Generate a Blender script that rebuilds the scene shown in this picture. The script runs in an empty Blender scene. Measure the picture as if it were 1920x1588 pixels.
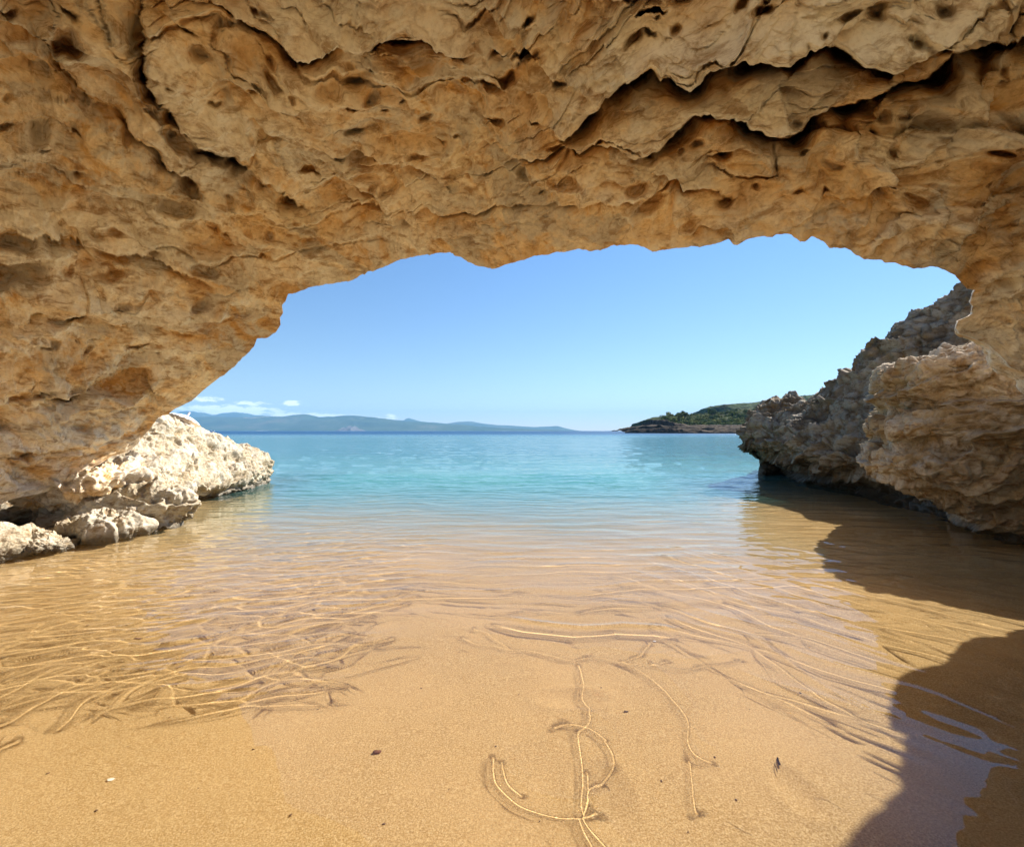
import bpy, math, random
import numpy as np
from mathutils import Vector
sc = bpy.context.scene
R = math.radians
random.seed(7)

# ------------------------------------------------------------------ camera
FPX, CX, CY = 873.0, 960.0, 794.0          # focal length and centre of the photograph, in its own pixels
PITCH = math.atan(14.0 / FPX)              # the horizon lies a little below the centre
HCAM = 1.3
cd = bpy.data.cameras.new('camera'); cam = bpy.data.objects.new('camera', cd); sc.collection.objects.link(cam)
cam.location = (0, 0, HCAM); cam.rotation_euler = (R(90) + PITCH, 0, 0)
cd.sensor_width = 36; cd.lens = 18 * FPX / 960; cd.clip_start = 0.05; cd.clip_end = 120000
sc.camera = cam

# ------------------------------------------------------------------ sky, sun, exposure
SUN_AZ, SUN_EL = R(49), R(40)
sc.view_settings.view_transform = 'Standard'; sc.view_settings.look = 'None'
sc.view_settings.gamma = 1; sc.view_settings.use_curve_mapping = False
sc.view_settings.exposure = 1.36
world = bpy.data.worlds.new('World'); sc.world = world; world.use_nodes = True
wn = world.node_tree; bg = wn.nodes['Background']
def N(nt, typ, **kw):
    n = nt.nodes.new(typ)
    for k, v in kw.items():
        if k.startswith('i_'):
            key = k[2:]; key = int(key) if key.isdigit() else key.replace('_', ' ')
            n.inputs[key].default_value = v
        else: setattr(n, k, v)
    return n
def L(nt, a, b): nt.links.new(a, b)
def M(nt, op, a, b=None, c=None, clamp=False):
    n = nt.nodes.new('ShaderNodeMath'); n.operation = op; n.use_clamp = clamp
    for i, v in enumerate((a, b, c)):
        if v is None: continue
        if isinstance(v, (int, float)): n.inputs[i].default_value = v
        else: L(nt, v, n.inputs[i])
    return n.outputs[0]
def SS(nt, v, a, b, lo=0.0, hi=1.0):
    n = nt.nodes.new('ShaderNodeMapRange'); n.interpolation_type = 'SMOOTHSTEP'
    L(nt, v, n.inputs[0])
    for i, x in enumerate((a, b, lo, hi)): n.inputs[i + 1].default_value = x
    return n.outputs[0]
def MIX(nt, f, a, b, typ='MIX'):
    n = nt.nodes.new('ShaderNodeMix'); n.data_type = 'RGBA'; n.blend_type = typ
    for s, v in ((n.inputs[0], f), (n.inputs[6], a), (n.inputs[7], b)):
        if isinstance(v, (int, float)): s.default_value = v
        elif isinstance(v, tuple): s.default_value = (*v, 1)
        else: L(nt, v, s)
    return n.outputs[2]
sky = N(wn, 'ShaderNodeTexSky', sky_type='NISHITA', sun_disc=False, sun_elevation=SUN_EL, sun_rotation=SUN_AZ,
        altitude=0, air_density=1.0, dust_density=0.0, ozone_density=3.0)
tc = N(wn, 'ShaderNodeTexCoord'); sp = N(wn, 'ShaderNodeSeparateXYZ'); L(wn, tc.outputs['Generated'], sp.inputs[0])
az = M(wn, 'ARCTAN2', sp.outputs[0], sp.outputs[1]); el = M(wn, 'ARCSINE', sp.outputs[2])
tint = MIX(wn, 1.0, sky.outputs[0], MIX(wn, SS(wn, el, 0.0, .5), (.80, .83, .88), (.76, .93, 1.05)), 'MULTIPLY')
# cloud field in directions: (azimuth, elevation) in degrees
azd = M(wn, 'MULTIPLY', az, 57.2958); eld = M(wn, 'MULTIPLY', el, 57.2958)
cv = N(wn, 'ShaderNodeCombineXYZ'); L(wn, M(wn, 'MULTIPLY', azd, 0.42), cv.inputs[0]); L(wn, M(wn, 'MULTIPLY', eld, 1.25), cv.inputs[1])
cn = N(wn, 'ShaderNodeTexNoise', i_Scale=2.1, i_Detail=8.0, i_Roughness=0.68); L(wn, cv.outputs[0], cn.inputs['Vector'])
def gauss(a0, e0, sa, se):
    u = M(wn, 'DIVIDE', M(wn, 'SUBTRACT', azd, a0), sa); v = M(wn, 'DIVIDE', M(wn, 'SUBTRACT', eld, e0), se)
    return M(wn, 'EXPONENT', M(wn, 'MULTIPLY', M(wn, 'ADD', M(wn, 'MULTIPLY', u, u), M(wn, 'MULTIPLY', v, v)), -1.0))
env = None
for a0, e0, sa, se, w in ((-31, 2.15, 5.5, .62, .75), (-24, 1.7, 6, .42, .68), (-16.5, 1.4, 3.4, .34, .62), (-33.4, 3.25, 2.2, .32, .62),
                          (-29.3, 2.95, 2.0, .28, .56), (-25.4, 3.1, 1.1, .36, .72), (-14.6, 1.8, .7, .36, .6), (-45, 2.6, 7, .9, .7)):
    g = M(wn, 'MULTIPLY', gauss(a0, e0, sa, se), w)
    env = g if env is None else M(wn, 'MAXIMUM', env, g)
cm = SS(wn, M(wn, 'ADD', M(wn, 'MULTIPLY', cn.outputs[0], 1.9), env), 1.16, 1.52)
cm = M(wn, 'MULTIPLY', cm, M(wn, 'MULTIPLY', SS(wn, env, .05, .45), 0.9))
skyc = MIX(wn, cm, tint, (9.8, 10.4, 10.8))
L(wn, skyc, bg.inputs[0]); bg.inputs[1].default_value = 0.063
sl = bpy.data.lights.new('sun', 'SUN'); sl.energy = 4.8; sl.angle = R(0.53); sl.color = (1.0, 0.93, 0.82)
so = bpy.data.objects.new('sun', sl); sc.collection.objects.link(so)
SD = Vector((math.sin(SUN_AZ) * math.cos(SUN_EL), math.cos(SUN_AZ) * math.cos(SUN_EL), math.sin(SUN_EL)))
so.rotation_euler = SD.to_track_quat('Z', 'Y').to_euler()
sl.cycles.is_caustics_light = True
cy = sc.cycles
cy.use_denoising = True; cy.max_bounces = 12; cy.diffuse_bounces = 6; cy.glossy_bounces = 4
cy.transmission_bounces = 8; cy.transparent_max_bounces = 8; cy.volume_bounces = 0
cy.sample_clamp_indirect = 20.0; cy.use_adaptive_sampling = True; cy.adaptive_threshold = 0.01

# ------------------------------------------------------------------ numpy helpers
def P(x, y, Y):
    """world point seen at pixel (x, y) of the photograph at distance Y along the ground; scalars or arrays"""
    x, y, Y = np.broadcast_arrays(np.asarray(x, float), np.asarray(y, float), np.asarray(Y, float))
    cx = (x - CX) / FPX; cz = (CY - y) / FPX
    dy = math.cos(PITCH) - cz * math.sin(PITCH); dz = math.sin(PITCH) + cz * math.cos(PITCH)
    return np.stack([cx / dy * Y, Y, HCAM + dz / dy * Y], -1)
def px(W):
    """pixel of world points"""
    d = W - np.array([0, 0, HCAM]); c, s = math.cos(PITCH), math.sin(PITCH)
    f = d[..., 1] * c + d[..., 2] * s; u = -d[..., 1] * s + d[..., 2] * c
    f = np.where(f < .05, .05, f)
    return CX + d[..., 0] / f * FPX, CY - u / f * FPX
def on_water(x, y):
    dz = math.tan(PITCH + math.atan((CY - y) / FPX)); Y = -HCAM / dz
    w = P(x, y, Y); return float(w[0]), float(w[1])
U = np.uint32
def h3(i, j, k, s=0):
    n = (i.astype(U) * U(73856093)) ^ (j.astype(U) * U(19349663)) ^ (k.astype(U) * U(83492791)) ^ U((s * 2654435761) & 0xffffffff)
    n = (n ^ (n >> U(13))) * U(1274126177); n = n ^ (n >> U(16)); n = n * U(2246822519); n ^= n >> U(15)
    return n
def h01(n): return (n & U(0xffffff)).astype(np.float32) / np.float32(0xffffff)
def perlin(p, seed=0):
    p = p.astype(np.float32); f = np.floor(p); i = f.astype(np.int64); r = p - f
    w = r * r * r * (r * (r * 6 - 15) + 10); out = 0
    for a in (0, 1):
        for b in (0, 1):
            for c in (0, 1):
                n = h3(i[..., 0] + a, i[..., 1] + b, i[..., 2] + c, seed)
                g = (((n & U(1023)).astype(np.float32) / 511.5 - 1) * (r[..., 0] - a) + (((n >> U(10)) & U(1023)).astype(np.float32) / 511.5 - 1) * (r[..., 1] - b)
                     + (((n >> U(20)) & U(1023)).astype(np.float32) / 511.5 - 1) * (r[..., 2] - c))
                out = out + g * (w[..., 0] if a else 1 - w[..., 0]) * (w[..., 1] if b else 1 - w[..., 1]) * (w[..., 2] if c else 1 - w[..., 2])
    return out * 1.1
def fbm(p, o=4, seed=0, g=.5, ridge=False):
    s = 0; a = 1
    for k in range(o):
        n = perlin(p * 2.03 ** k + 17.3 * k, seed + k)
        s = s + a * ((1 - 2.2 * np.abs(n)) if ridge else n); a *= g
    return s
def worley(p, seed=0):
    """nearest and second nearest feature distances"""
    p = p.astype(np.float32); f = np.floor(p); i = f.astype(np.int64); r = p - f
    f1 = np.full(p.shape[:-1], 9., np.float32); f2 = f1.copy()
    for a in (-1, 0, 1):
        for b in (-1, 0, 1):
            for c in (-1, 0, 1):
                n = h3(i[..., 0] + a, i[..., 1] + b, i[..., 2] + c, seed)
                d = np.sqrt((a + (n & U(1023)).astype(np.float32) / 1023 - r[..., 0]) ** 2 + (b + ((n >> U(10)) & U(1023)).astype(np.float32) / 1023 - r[..., 1]) ** 2
                            + (c + ((n >> U(20)) & U(1023)).astype(np.float32) / 1023 - r[..., 2]) ** 2)
                f2 = np.minimum(f2, np.maximum(f1, d)); f1 = np.minimum(f1, d)
    return f1, f2
def sstep(x, a, b):
    t = np.clip((x - a) / (b - a), 0, 1); return t * t * (3 - 2 * t)
def polydist(x, y, pts):
    """distance to a polyline, signed side (positive = above it in the picture), and position along it 0..1"""
    best = np.full(x.shape, 1e9, np.float32); side = np.zeros(x.shape, np.float32); al = np.zeros(x.shape, np.float32); n = len(pts) - 1
    for k in range(n):
        (ax, ay), (bx, by) = pts[k], pts[k + 1]; dx, dy = bx - ax, by - ay
        t = np.clip(((x - ax) * dx + (y - ay) * dy) / (dx * dx + dy * dy), 0, 1)
        d = np.hypot(x - ax - t * dx, y - ay - t * dy); m = d < best
        best = np.where(m, d, best); side = np.where(m, np.sign((x - ax) * dy - (y - ay) * dx), side); al = np.where(m, (k + t) / n, al)
    return best, side, al
def catmull(pts, n, closed=False):
    """resample control points (k, ...) to n samples, uniform Catmull-Rom along axis 0"""
    pts = np.asarray(pts, float); k = len(pts)
    t = np.linspace(0, k if closed else k - 1, n, endpoint=not closed); i = np.floor(t).astype(int)
    if not closed: i = np.minimum(i, k - 2)
    f = (t - i).reshape((-1,) + (1,) * (pts.ndim - 1))
    g = (lambda j: pts[j % k]) if closed else (lambda j: pts[np.clip(j, 0, k - 1)])
    a, b, c, d = g(i - 1), g(i), g(i + 1), g(i + 2)
    return .5 * (2 * b + (c - a) * f + (2 * a - 5 * b + 4 * c - d) * f * f + (3 * b - a - 3 * c + d) * f ** 3)
def grid_normals(G, closed_v):
    du = np.gradient(G, axis=0)
    if closed_v: dv = (np.roll(G, -1, 1) - np.roll(G, 1, 1)) / 2
    else: dv = np.gradient(G, axis=1)
    n = np.cross(du, dv); l = np.linalg.norm(n, axis=-1, keepdims=True)
    return n / np.maximum(l, 1e-9)
def link(o, parent=None, **props):
    sc.collection.objects.link(o)
    if parent: o.parent = parent
    for k, v in props.items(): o[k] = v
    return o
def mesh_np(name, co, quads, mat, parent=None, smooth=True, attr=None, **props):
    me = bpy.data.meshes.new(name); co = np.ascontiguousarray(co.reshape(-1, 3), dtype=np.float32)
    q = np.asarray(quads, np.int32); m = q.shape[1]
    me.vertices.add(len(co)); me.vertices.foreach_set('co', co.ravel())
    me.loops.add(q.size); me.loops.foreach_set('vertex_index', q.ravel())
    me.polygons.add(len(q)); me.polygons.foreach_set('loop_start', np.arange(len(q), dtype=np.int32) * m)
    me.polygons.foreach_set('loop_total', np.full(len(q), m, np.int32))
    if smooth: me.polygons.foreach_set('use_smooth', np.ones(len(q), bool))
    for k, v in (attr or {}).items():
        a = me.attributes.new(k, 'FLOAT', 'POINT'); a.data.foreach_set('value', np.ascontiguousarray(v, dtype=np.float32).ravel())
    me.update(); me.validate()
    if mat: me.materials.append(mat)
    return link(bpy.data.objects.new(name, me), parent, **props)
def grid_quads(nu, nv, closed_v=False):
    i = np.arange(nu - 1)[:, None]; j = np.arange(nv if closed_v else nv - 1)[None, :]; j2 = (j + 1) % nv
    return np.stack([i * nv + j, (i + 1) * nv + j, (i + 1) * nv + j2, i * nv + j2], -1).reshape(-1, 4)

# ------------------------------------------------------------------ materials
def mat(name):
    m = bpy.data.materials.new(name); m.use_nodes = True; nt = m.node_tree
    return m, nt, nt.nodes['Principled BSDF']
def noise(nt, vec, scale, detail=4, rough=.55, dist=0.0):
    n = N(nt, 'ShaderNodeTexNoise', i_Scale=scale, i_Detail=float(detail), i_Roughness=rough, i_Distortion=dist)
    L(nt, vec, n.inputs['Vector']); return n.outputs[0]
def ramp(nt, v, stops):
    n = nt.nodes.new('ShaderNodeValToRGB'); L(nt, v, n.inputs[0]); e = n.color_ramp.elements
    while len(e) < len(stops): e.new(.5)
    for k, (p_, c) in enumerate(stops): e[k].position = p_; e[k].color = (*c, 1)
    return n.outputs[0]
def rock_mat(name, cols, stain, pale, fine=1.0, pale_amt=.5, wet=.06, bump=.5, grey=0):
    m, nt, p = mat(name); tcn = N(nt, 'ShaderNodeTexCoord'); v = tcn.outputs['Object']
    base = ramp(nt, noise(nt, v, 1.3, 7, .62, .4), [(0.36, cols[0]), (0.5, cols[1]), (0.63, cols[2])])
    base = MIX(nt, SS(nt, noise(nt, v, 3.1, 6, .65, 1.2), .50, .66), base, stain)
    base = MIX(nt, SS(nt, noise(nt, v, 1.9, 5, .6, .8), .46, .60, 0, .9 * grey), base, (.66, .60, .50))
    ca = N(nt, 'ShaderNodeAttribute', attribute_name='cav').outputs['Fac']
    nn = noise(nt, v, .8, 5, .6, .6)
    base = MIX(nt, M(nt, 'MULTIPLY', SS(nt, M(nt, 'ADD', nn, M(nt, 'MULTIPLY', ca, .30)), .47, .74), pale_amt), base, pale)
    st = N(nt, 'ShaderNodeMapping'); st.inputs['Scale'].default_value = (1.0, 1.3, 2.6); st.inputs['Rotation'].default_value = (.2, -.25, .3); L(nt, v, st.inputs[0])
    base = MIX(nt, SS(nt, noise(nt, st.outputs[0], 5.5, 8, .70, .7), .46, .66, 0, .85), base, MIX(nt, 1.0, base, (.46, .33, .20), 'MULTIPLY'))
    g = noise(nt, v, 34 * fine, 5, .7)
    base = MIX(nt, SS(nt, g, .42, .72, 0, .5), base, MIX(nt, 1.0, base, (.62, .55, .48), 'MULTIPLY'))
    vo = N(nt, 'ShaderNodeTexVoronoi', i_Scale=22.0 * fine); L(nt, v, vo.inputs['Vector'])
    if wet:
        geo = N(nt, 'ShaderNodeNewGeometry'); s = N(nt, 'ShaderNodeSeparateXYZ'); L(nt, geo.outputs['Position'], s.inputs[0])
        zz = M(nt, 'ADD', s.outputs[2], M(nt, 'MULTIPLY', noise(nt, v, 3.5, 4), -.22))
        wz = SS(nt, zz, -.08, wet, 1.0, 0.0)
        base = MIX(nt, M(nt, 'MULTIPLY', wz, .8), base, (.055, .045, .03))
        rr = SS(nt, wz, 0, 1, .86, .35); L(nt, rr, p.inputs['Roughness'])
    else: p.inputs['Roughness'].default_value = .88
    p.inputs['Specular IOR Level'].default_value = .25
    L(nt, base, p.inputs['Base Color'])
    hgt = M(nt, 'ADD', M(nt, 'MULTIPLY', noise(nt, v, 9 * fine, 8, .7, .5), .9), M(nt, 'MULTIPLY', vo.outputs[0], .18))
    hgt = M(nt, 'ADD', hgt, M(nt, 'MULTIPLY', g, .3))
    b = N(nt, 'ShaderNodeBump', i_Strength=bump, i_Distance=.09); L(nt, hgt, b.inputs['Height']); L(nt, b.outputs[0], p.inputs['Normal'])
    return m
M_TAN = rock_mat('tan_limestone', ((.54, .32, .13), (.84, .62, .35), (.94, .82, .61)), (.70, .42, .15), (.93, .87, .74), pale_amt=.8, bump=.24, grey=1)
M_CREAM = rock_mat('cream_limestone', ((.33, .27, .18), (.47, .41, .30), (.55, .50, .40)), (.38, .29, .17), (.64, .60, .52), fine=1.3, pale_amt=.6, bump=.35)
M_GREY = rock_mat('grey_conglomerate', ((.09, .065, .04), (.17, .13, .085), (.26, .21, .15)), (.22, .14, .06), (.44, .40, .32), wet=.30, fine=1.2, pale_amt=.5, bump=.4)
M_BUTT = rock_mat('brown_limestone', ((.22, .145, .07), (.36, .26, .145), (.46, .355, .22)), (.30, .18, .07), (.64, .56, .44), fine=1.1, pale_amt=.6, bump=.3)

def simple(name, col, rough=.7, var=.15, scale=20, bump=0.0):
    m, nt, p = mat(name); v = N(nt, 'ShaderNodeTexCoord').outputs['Object']
    n = noise(nt, v, scale, 4, .6); d = tuple(c * (1 - 2 * var) for c in col); h = tuple(min(1, c * (1 + 2 * var)) for c in col)
    L(nt, MIX(nt, SS(nt, n, .3, .7), d, h), p.inputs['Base Color']); p.inputs['Roughness'].default_value = rough; p.inputs['Specular IOR Level'].default_value = .5 if rough < .6 else .05
    if bump:
        b = N(nt, 'ShaderNodeBump', i_Strength=bump, i_Distance=.02); L(nt, n, b.inputs['Height']); L(nt, b.outputs[0], p.inputs['Normal'])
    return m

# ------------------------------------------------------------------ rock displacement recipes
def disp_tan(W, k=1.0, seed=0):
    """scalloped, pitted limestone with thin overlapping lips; metres of relief and a cavity value"""
    wv = np.stack([fbm(W * .9 + 5, 3, seed + 1), fbm(W * .9 + 40, 3, seed + 2), fbm(W * .9 + 80, 3, seed + 3)], -1)
    wf = np.stack([fbm(W * 4 + 5, 3, seed + 4), fbm(W * 4 + 40, 3, seed + 5), fbm(W * 4 + 80, 3, seed + 6)], -1)
    q = W + .38 * wv + .05 * wf
    macro = .20 * fbm(W * .75, 4, seed + 7)
    a1, a2 = worley(q * np.array([1.7, 1.9, 3.0]), seed + 11)
    b1, b2 = worley(q * np.array([4.2, 4.6, 7.0]) + 9, seed + 12)
    c1, c2 = worley(q * np.array([11, 12, 17]) + 3, seed + 13)
    mb = sstep(perlin(W * 1.1 + 3, seed + 14), -.25, .3); mc = sstep(perlin(W * 1.7 + 8, seed + 15), -.1, .35)
    s1 = .20 * (a1 ** 1.6 - .45); s2 = .125 * (.25 + .75 * mb) * (b1 ** 1.5 - .4); s3 = .042 * (.3 + .7 * mc) * (c1 ** 1.3 - .45)
    t = (q[..., 2] * 1.0 + q[..., 0] * .22 + q[..., 1] * .30) * 3.1 + .9 * perlin(W * 1.3 + 20, seed + 16)
    saw = t - np.floor(t); saw = saw ** 1.8 * (1 - sstep(saw, .93, 1.0))
    ml = sstep(perlin(W * .8 + 60, seed + 17), -.05, .3)
    led = .095 * ml * (saw - .35)
    t2 = (q[..., 2] * 1.1 + q[..., 0] * .12 + q[..., 1] * .42) * 8.3 + 1.3 * perlin(W * 3.1 + 20, seed + 26); sw = t2 - np.floor(t2); sw = sw ** 2 * (1 - sstep(sw, .9, 1.0))
    led = led + .034 * sstep(perlin(W * 1.6 + 44, seed + 27), -.1, .25) * (sw - .33)
    fine = .020 * fbm(q * 7, 5, seed + 18, .6, True) + .010 * fbm(W * 26, 3, seed + 19, .6)
    pit = -.10 * sstep(.36 - worley(q * 2.6 + 31, seed + 20)[0], 0, .22) * sstep(perlin(W * 1.5 + 90, seed + 21), 0, .3)
    d = macro + s1 + s2 + s3 + led + fine + pit
    cav = (s1 * 2.2 + s2 * 5 + s3 * 8 + led * 5 + pit * 6 + fine * 6)
    return d * k, cav, (s2 + s3 + fine * 1.0 + led * .5) * k
def disp_karst(W, k=1.0, seed=50):
    """sharp, finely pitted sunlit rock"""
    wf = np.stack([fbm(W * 2.5 + 5, 3, seed + 4), fbm(W * 2.5 + 40, 3, seed + 5), fbm(W * 2.5 + 80, 3, seed + 6)], -1)
    q = W + .16 * wf
    a1, _ = worley(q * np.array([1.6, 1.4, 2.6]), seed + 1); b1, _ = worley(q * np.array([4.5, 4, 6.5]), seed + 2); c1, _ = worley(q * 13, seed + 3)
    d = .16 * fbm(W * .9, 4, seed) + .20 * (a1 - .5) + .09 * (b1 ** 1.4 - .4) + .034 * (c1 ** 1.3 - .45) + .024 * fbm(W * 12, 4, seed + 8, .6, True) + .008 * fbm(W * 40, 2, seed + 9)
    d += -.09 * sstep(.34 - worley(q * 4 + 7, seed + 10)[0], 0, .2)
    t = (q[..., 2] + .12 * q[..., 1]) * 4.5 + perlin(W * 1.3, seed + 11); t = t - np.floor(t); d += .09 * (t ** 2 * (1 - sstep(t, .9, 1)) - .3)
    cav = (a1 - .5) * .5 + (b1 - .5) * .8 + (c1 - .5) * .5
    return d * k, cav, d * k
def disp_knob(W, k=1.0, seed=80):
    """rounded cobbles set in a rough mass, with bedded ledges"""
    wf = np.stack([fbm(W * 1.8 + 5, 3, seed + 4), fbm(W * 1.8 + 40, 3, seed + 5), fbm(W * 1.8 + 80, 3, seed + 6)], -1)
    q = W + .22 * wf
    a1, a2 = worley(q * np.array([1.5, 1.3, 2.6]), seed + 1); b1, b2 = worley(q * np.array([3.8, 3.6, 6.0]), seed + 2); c1, c2 = worley(q * 10, seed + 3)
    e = lambda f, g: (lambda t_: t_ * (1.6 - t_ * 1.3))(np.minimum(g - f, .5))
    d = .18 * fbm(W * .7, 4, seed) + .22 * e(a1, a2) * sstep(perlin(W * .9 + 3, seed + 9), -.3, .2) + .13 * e(b1, b2) + .045 * e(c1, c2) + .02 * fbm(W * 10, 3, seed + 8, .6, True)
    t = (q[..., 2] - .32 * q[..., 0] + .15 * q[..., 1]) * 2.3 + .8 * perlin(W * .9, seed + 12); s = t - np.floor(t)
    t5 = (q[..., 2] - .32 * q[..., 0] + .15 * q[..., 1]) * 6.5 + .8 * perlin(W * 2, seed + 13); s5 = t5 - np.floor(t5); d += .07 * (s5 ** 2 * (1 - sstep(s5, .88, 1)) - .3)
    d += .34 * (s ** 1.6 * (1 - sstep(s, .9, 1)) - .35)
    cav = e(a1, a2) * 1.5 + e(b1, b2) * 1.8 - .7
    return (d - .15) * k, cav, d * k
def disp_crag(W, k=1.0, seed=0):
    a, ca_, _ = disp_tan(W, .9, seed); b_, cb_, _ = disp_knob(W * 1.15, .6, seed + 40)
    return (a + b_) * k, ca_ * .6 + cb_ * .5, a * k

def ring_rock(name, rings, nu, nv, m, disp, k=1.0, seed=0, **props):
    """closed rock lofted through closed rings of world points, with pinched ends and real relief"""
    rings = np.asarray(rings, float)
    c0, c1 = rings[0].mean(0), rings[-1].mean(0)
    rings = np.concatenate([[c0 + (rings[0] - c0) * .02], rings, [c1 + (rings[-1] - c1) * .02]])
    G = catmull(rings, nu); G = np.swapaxes(catmull(np.swapaxes(G, 0, 1), nv, True), 0, 1)
    n = grid_normals(G, True)
    ctr = G.mean(1, keepdims=True)
    if ((G - ctr) * n).sum(-1)[nu // 4: -nu // 4].mean() < 0: n = -n; flip = True
    else: flip = False
    d, cav, _ = disp(G, k, seed)
    e = np.minimum(np.arange(nu), np.arange(nu)[::-1])[:, None]; d = d * sstep(e / nu, 0, .04)
    G = G + n * d[..., None]
    q = grid_quads(nu, nv, True)
    if not flip: q = q[:, ::-1]
    return mesh_np(name, G, q, m, attr={'cav': cav}, **props)

# ------------------------------------------------------------------ THE ARCH: star-shaped opening seen from inside, real depth from the samples below
C0 = (1000.0, 800.0)
rim = [(-700, 1500), (-450, 1200), (-200, 1000), (-60, 955), (0, 943), (30, 935), (80, 922), (105, 908), (130, 905), (150, 888), (170, 876), (190, 866), (215, 850), (238, 847), (255, 832), (272, 812), (285, 797), (296, 783),
       (312, 777), (330, 764), (345, 757), (360, 751), (375, 736), (395, 720), (420, 701), (440, 685), (460, 665), (476, 650), (482, 634), (503, 631), (517, 622), (527, 607), (525, 596), (531, 586), (529, 572), (536, 562), (541, 549), (560, 543), (600, 533), (640, 527), (665, 522),
       (690, 510), (720, 500), (745, 488), (775, 480), (810, 474), (835, 471), (850, 472), (866, 482), (880, 490), (900, 499), (918, 502), (938, 499), (960, 492), (985, 484), (1000, 478), (1030, 476), (1045, 471), (1060, 470), (1085, 463), (1110, 467),
       (1145, 462), (1180, 457), (1210, 463), (1238, 468), (1270, 465), (1310, 460), (1350, 455), (1365, 450), (1380, 455), (1400, 445), (1430, 438), (1455, 441), (1480, 440), (1505, 450), (1520, 447), (1540, 453), (1570, 463), (1600, 474), (1625, 481),
       (1650, 482), (1660, 492), (1700, 497), (1740, 494), (1770, 505), (1788, 514), (1799, 527), (1806, 538), (1828, 541), (1820, 551), (1812, 562), (1822, 577), (1820, 588), (1796, 600), (1789, 613), (1792, 622), (1828, 635), (1850, 645), (1872, 664), (1895, 688),
       (1935, 706), (1972, 744), (1994, 800), (1996, 870), (1996, 950), (1992, 1060), (2020, 1250), (2080, 1500)]
rim = np.array(rim, float)
rth = np.degrees(np.unwrap(np.arctan2(C0[1] - rim[:, 1], rim[:, 0] - C0[0]))); rth = rth + (360 if rth[0] < 0 else 0)
rrh = np.hypot(rim[:, 0] - C0[0], rim[:, 1] - C0[1])
DS = np.array([(0, 945, 5.2), (130, 905, 5.8), (275, 800, 6.4), (330, 765, 6.4), (420, 700, 6.1), (530, 600, 5.6), (640, 527, 5.1), (745, 488, 4.7), (850, 472, 4.4), (960, 492, 4.1), (1200, 460, 3.55), (1430, 438, 3.2), (1600, 475, 3.15),
    (1790, 515, 3.5), (1830, 600, 3.9), (1920, 690, 4.1), (0, 700, 4.6), (0, 500, 4.0), (0, 250, 3.3), (0, 0, 2.6), (300, 600, 5.1), (300, 400, 4.2), (400, 200, 3.2), (400, 0, 2.5), (700, 300, 3.6), (960, 300, 3.2), (960, 150, 2.6),
    (960, 0, 2.1), (1300, 300, 2.75), (1300, 150, 2.3), (1400, 0, 1.9), (1600, 300, 2.6), (1700, 150, 2.3), (1920, 0, 2.0), (1920, 300, 2.9), (1920, 500, 3.5), (1750, 400, 2.9), (960, -600, 1.35), (-600, 0, 2.2), (-600, 600, 3.2),
    (-600, 1100, 3.2), (2500, 0, 1.8), (2500, 600, 2.6), (2500, 1100, 2.6), (-400, -500, 1.5), (2300, -500, 1.3), (-1300, 800, 2.2), (3000, 800, 1.9), (960, -900, 1.1), (-200, 1000, 4.6), (-450, 1200, 4.0), (1945, 800, 4.1), (1955, 950, 4.05), (2010, 1250, 4.0), (2300, 800, 3.1), (2300, 1200, 3.1)], float)
def tps(a, b):
    r = np.sqrt(((a[:, None] - b[None]) ** 2).sum(-1)) + 1e-9; return r * r * np.log(r)
A = DS[:, :2] / 1000; Km = tps(A, A) + np.eye(len(A)) * 1e-3; Pm = np.c_[np.ones(len(A)), A]
rbf = np.linalg.solve(np.block([[Km, Pm], [Pm.T, np.zeros((3, 3))]]), np.r_[np.log(DS[:, 2]), np.zeros(3)])
def depth(x, y):
    q = np.stack([x, y], -1).reshape(-1, 2) / 1000; out = np.empty(len(q))
    for s in range(0, len(q), 100000):
        b = q[s:s + 100000]; out[s:s + 100000] = tps(b, A) @ rbf[:-3] + np.c_[np.ones(len(b)), b] @ rbf[-3:]
    return np.clip(np.exp(out), .8, 8).reshape(x.shape)
NU = 1150
th = np.concatenate([np.linspace(rth[0], 193, 40, endpoint=False), np.linspace(193, -1, NU - 80, endpoint=False), np.linspace(-1, rth[-1], 40)])
rr = np.interp(-th, -rth, rrh)
cth, sth = np.cos(np.radians(th)), np.sin(np.radians(th))
rmx = 1 / np.sqrt((cth / 2350) ** 2 + (sth / 1750) ** 2)
rmx = np.maximum(rmx, rr + 200)
# rows: most of them inside the frame
rfr = np.minimum(np.where(np.abs(cth) > 1e-6, 1060 / np.maximum(np.abs(cth), 1e-6), 1e9), np.where(sth > .05, 850 / np.maximum(sth, .05), 1e9))
rfr = np.clip(rfr, rr + 60, rmx - 60)
NV1, NV2 = 560, 90
t1 = np.linspace(0, 1, NV1) ** 1.15; t2 = np.linspace(0, 1, NV2 + 1)[1:]
rho = np.concatenate([rr[:, None] + (rfr - rr)[:, None] * t1, rfr[:, None] + (rmx - rfr)[:, None] * t2], 1)
X = C0[0] + rho * cth[:, None]; Yp = C0[1] - rho * sth[:, None]
G = P(X, Yp, depth(X, Yp))
PX, PY = X.copy(), Yp.copy()
# side of the picture's shape lines: ledges, cracks and hollows of this ceiling, carved as real relief
n = grid_normals(G, False)
to_cam = np.array([0, 0, HCAM]) - G
if (n * to_cam).sum(-1).mean() < 0: n = -n
d, cav, dsm = disp_tan(G, 1.0, 0)
wob = 16 * perlin(np.stack([PX / 60, PY / 60, PX * 0], -1), 300) + 7 * perlin(np.stack([PX / 18, PY / 18, PX * 0], -1), 301)
wob2 = 16 * perlin(np.stack([PX / 60, PY / 60, PX * 0 + 5], -1), 302)
feat = np.zeros_like(d)
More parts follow.
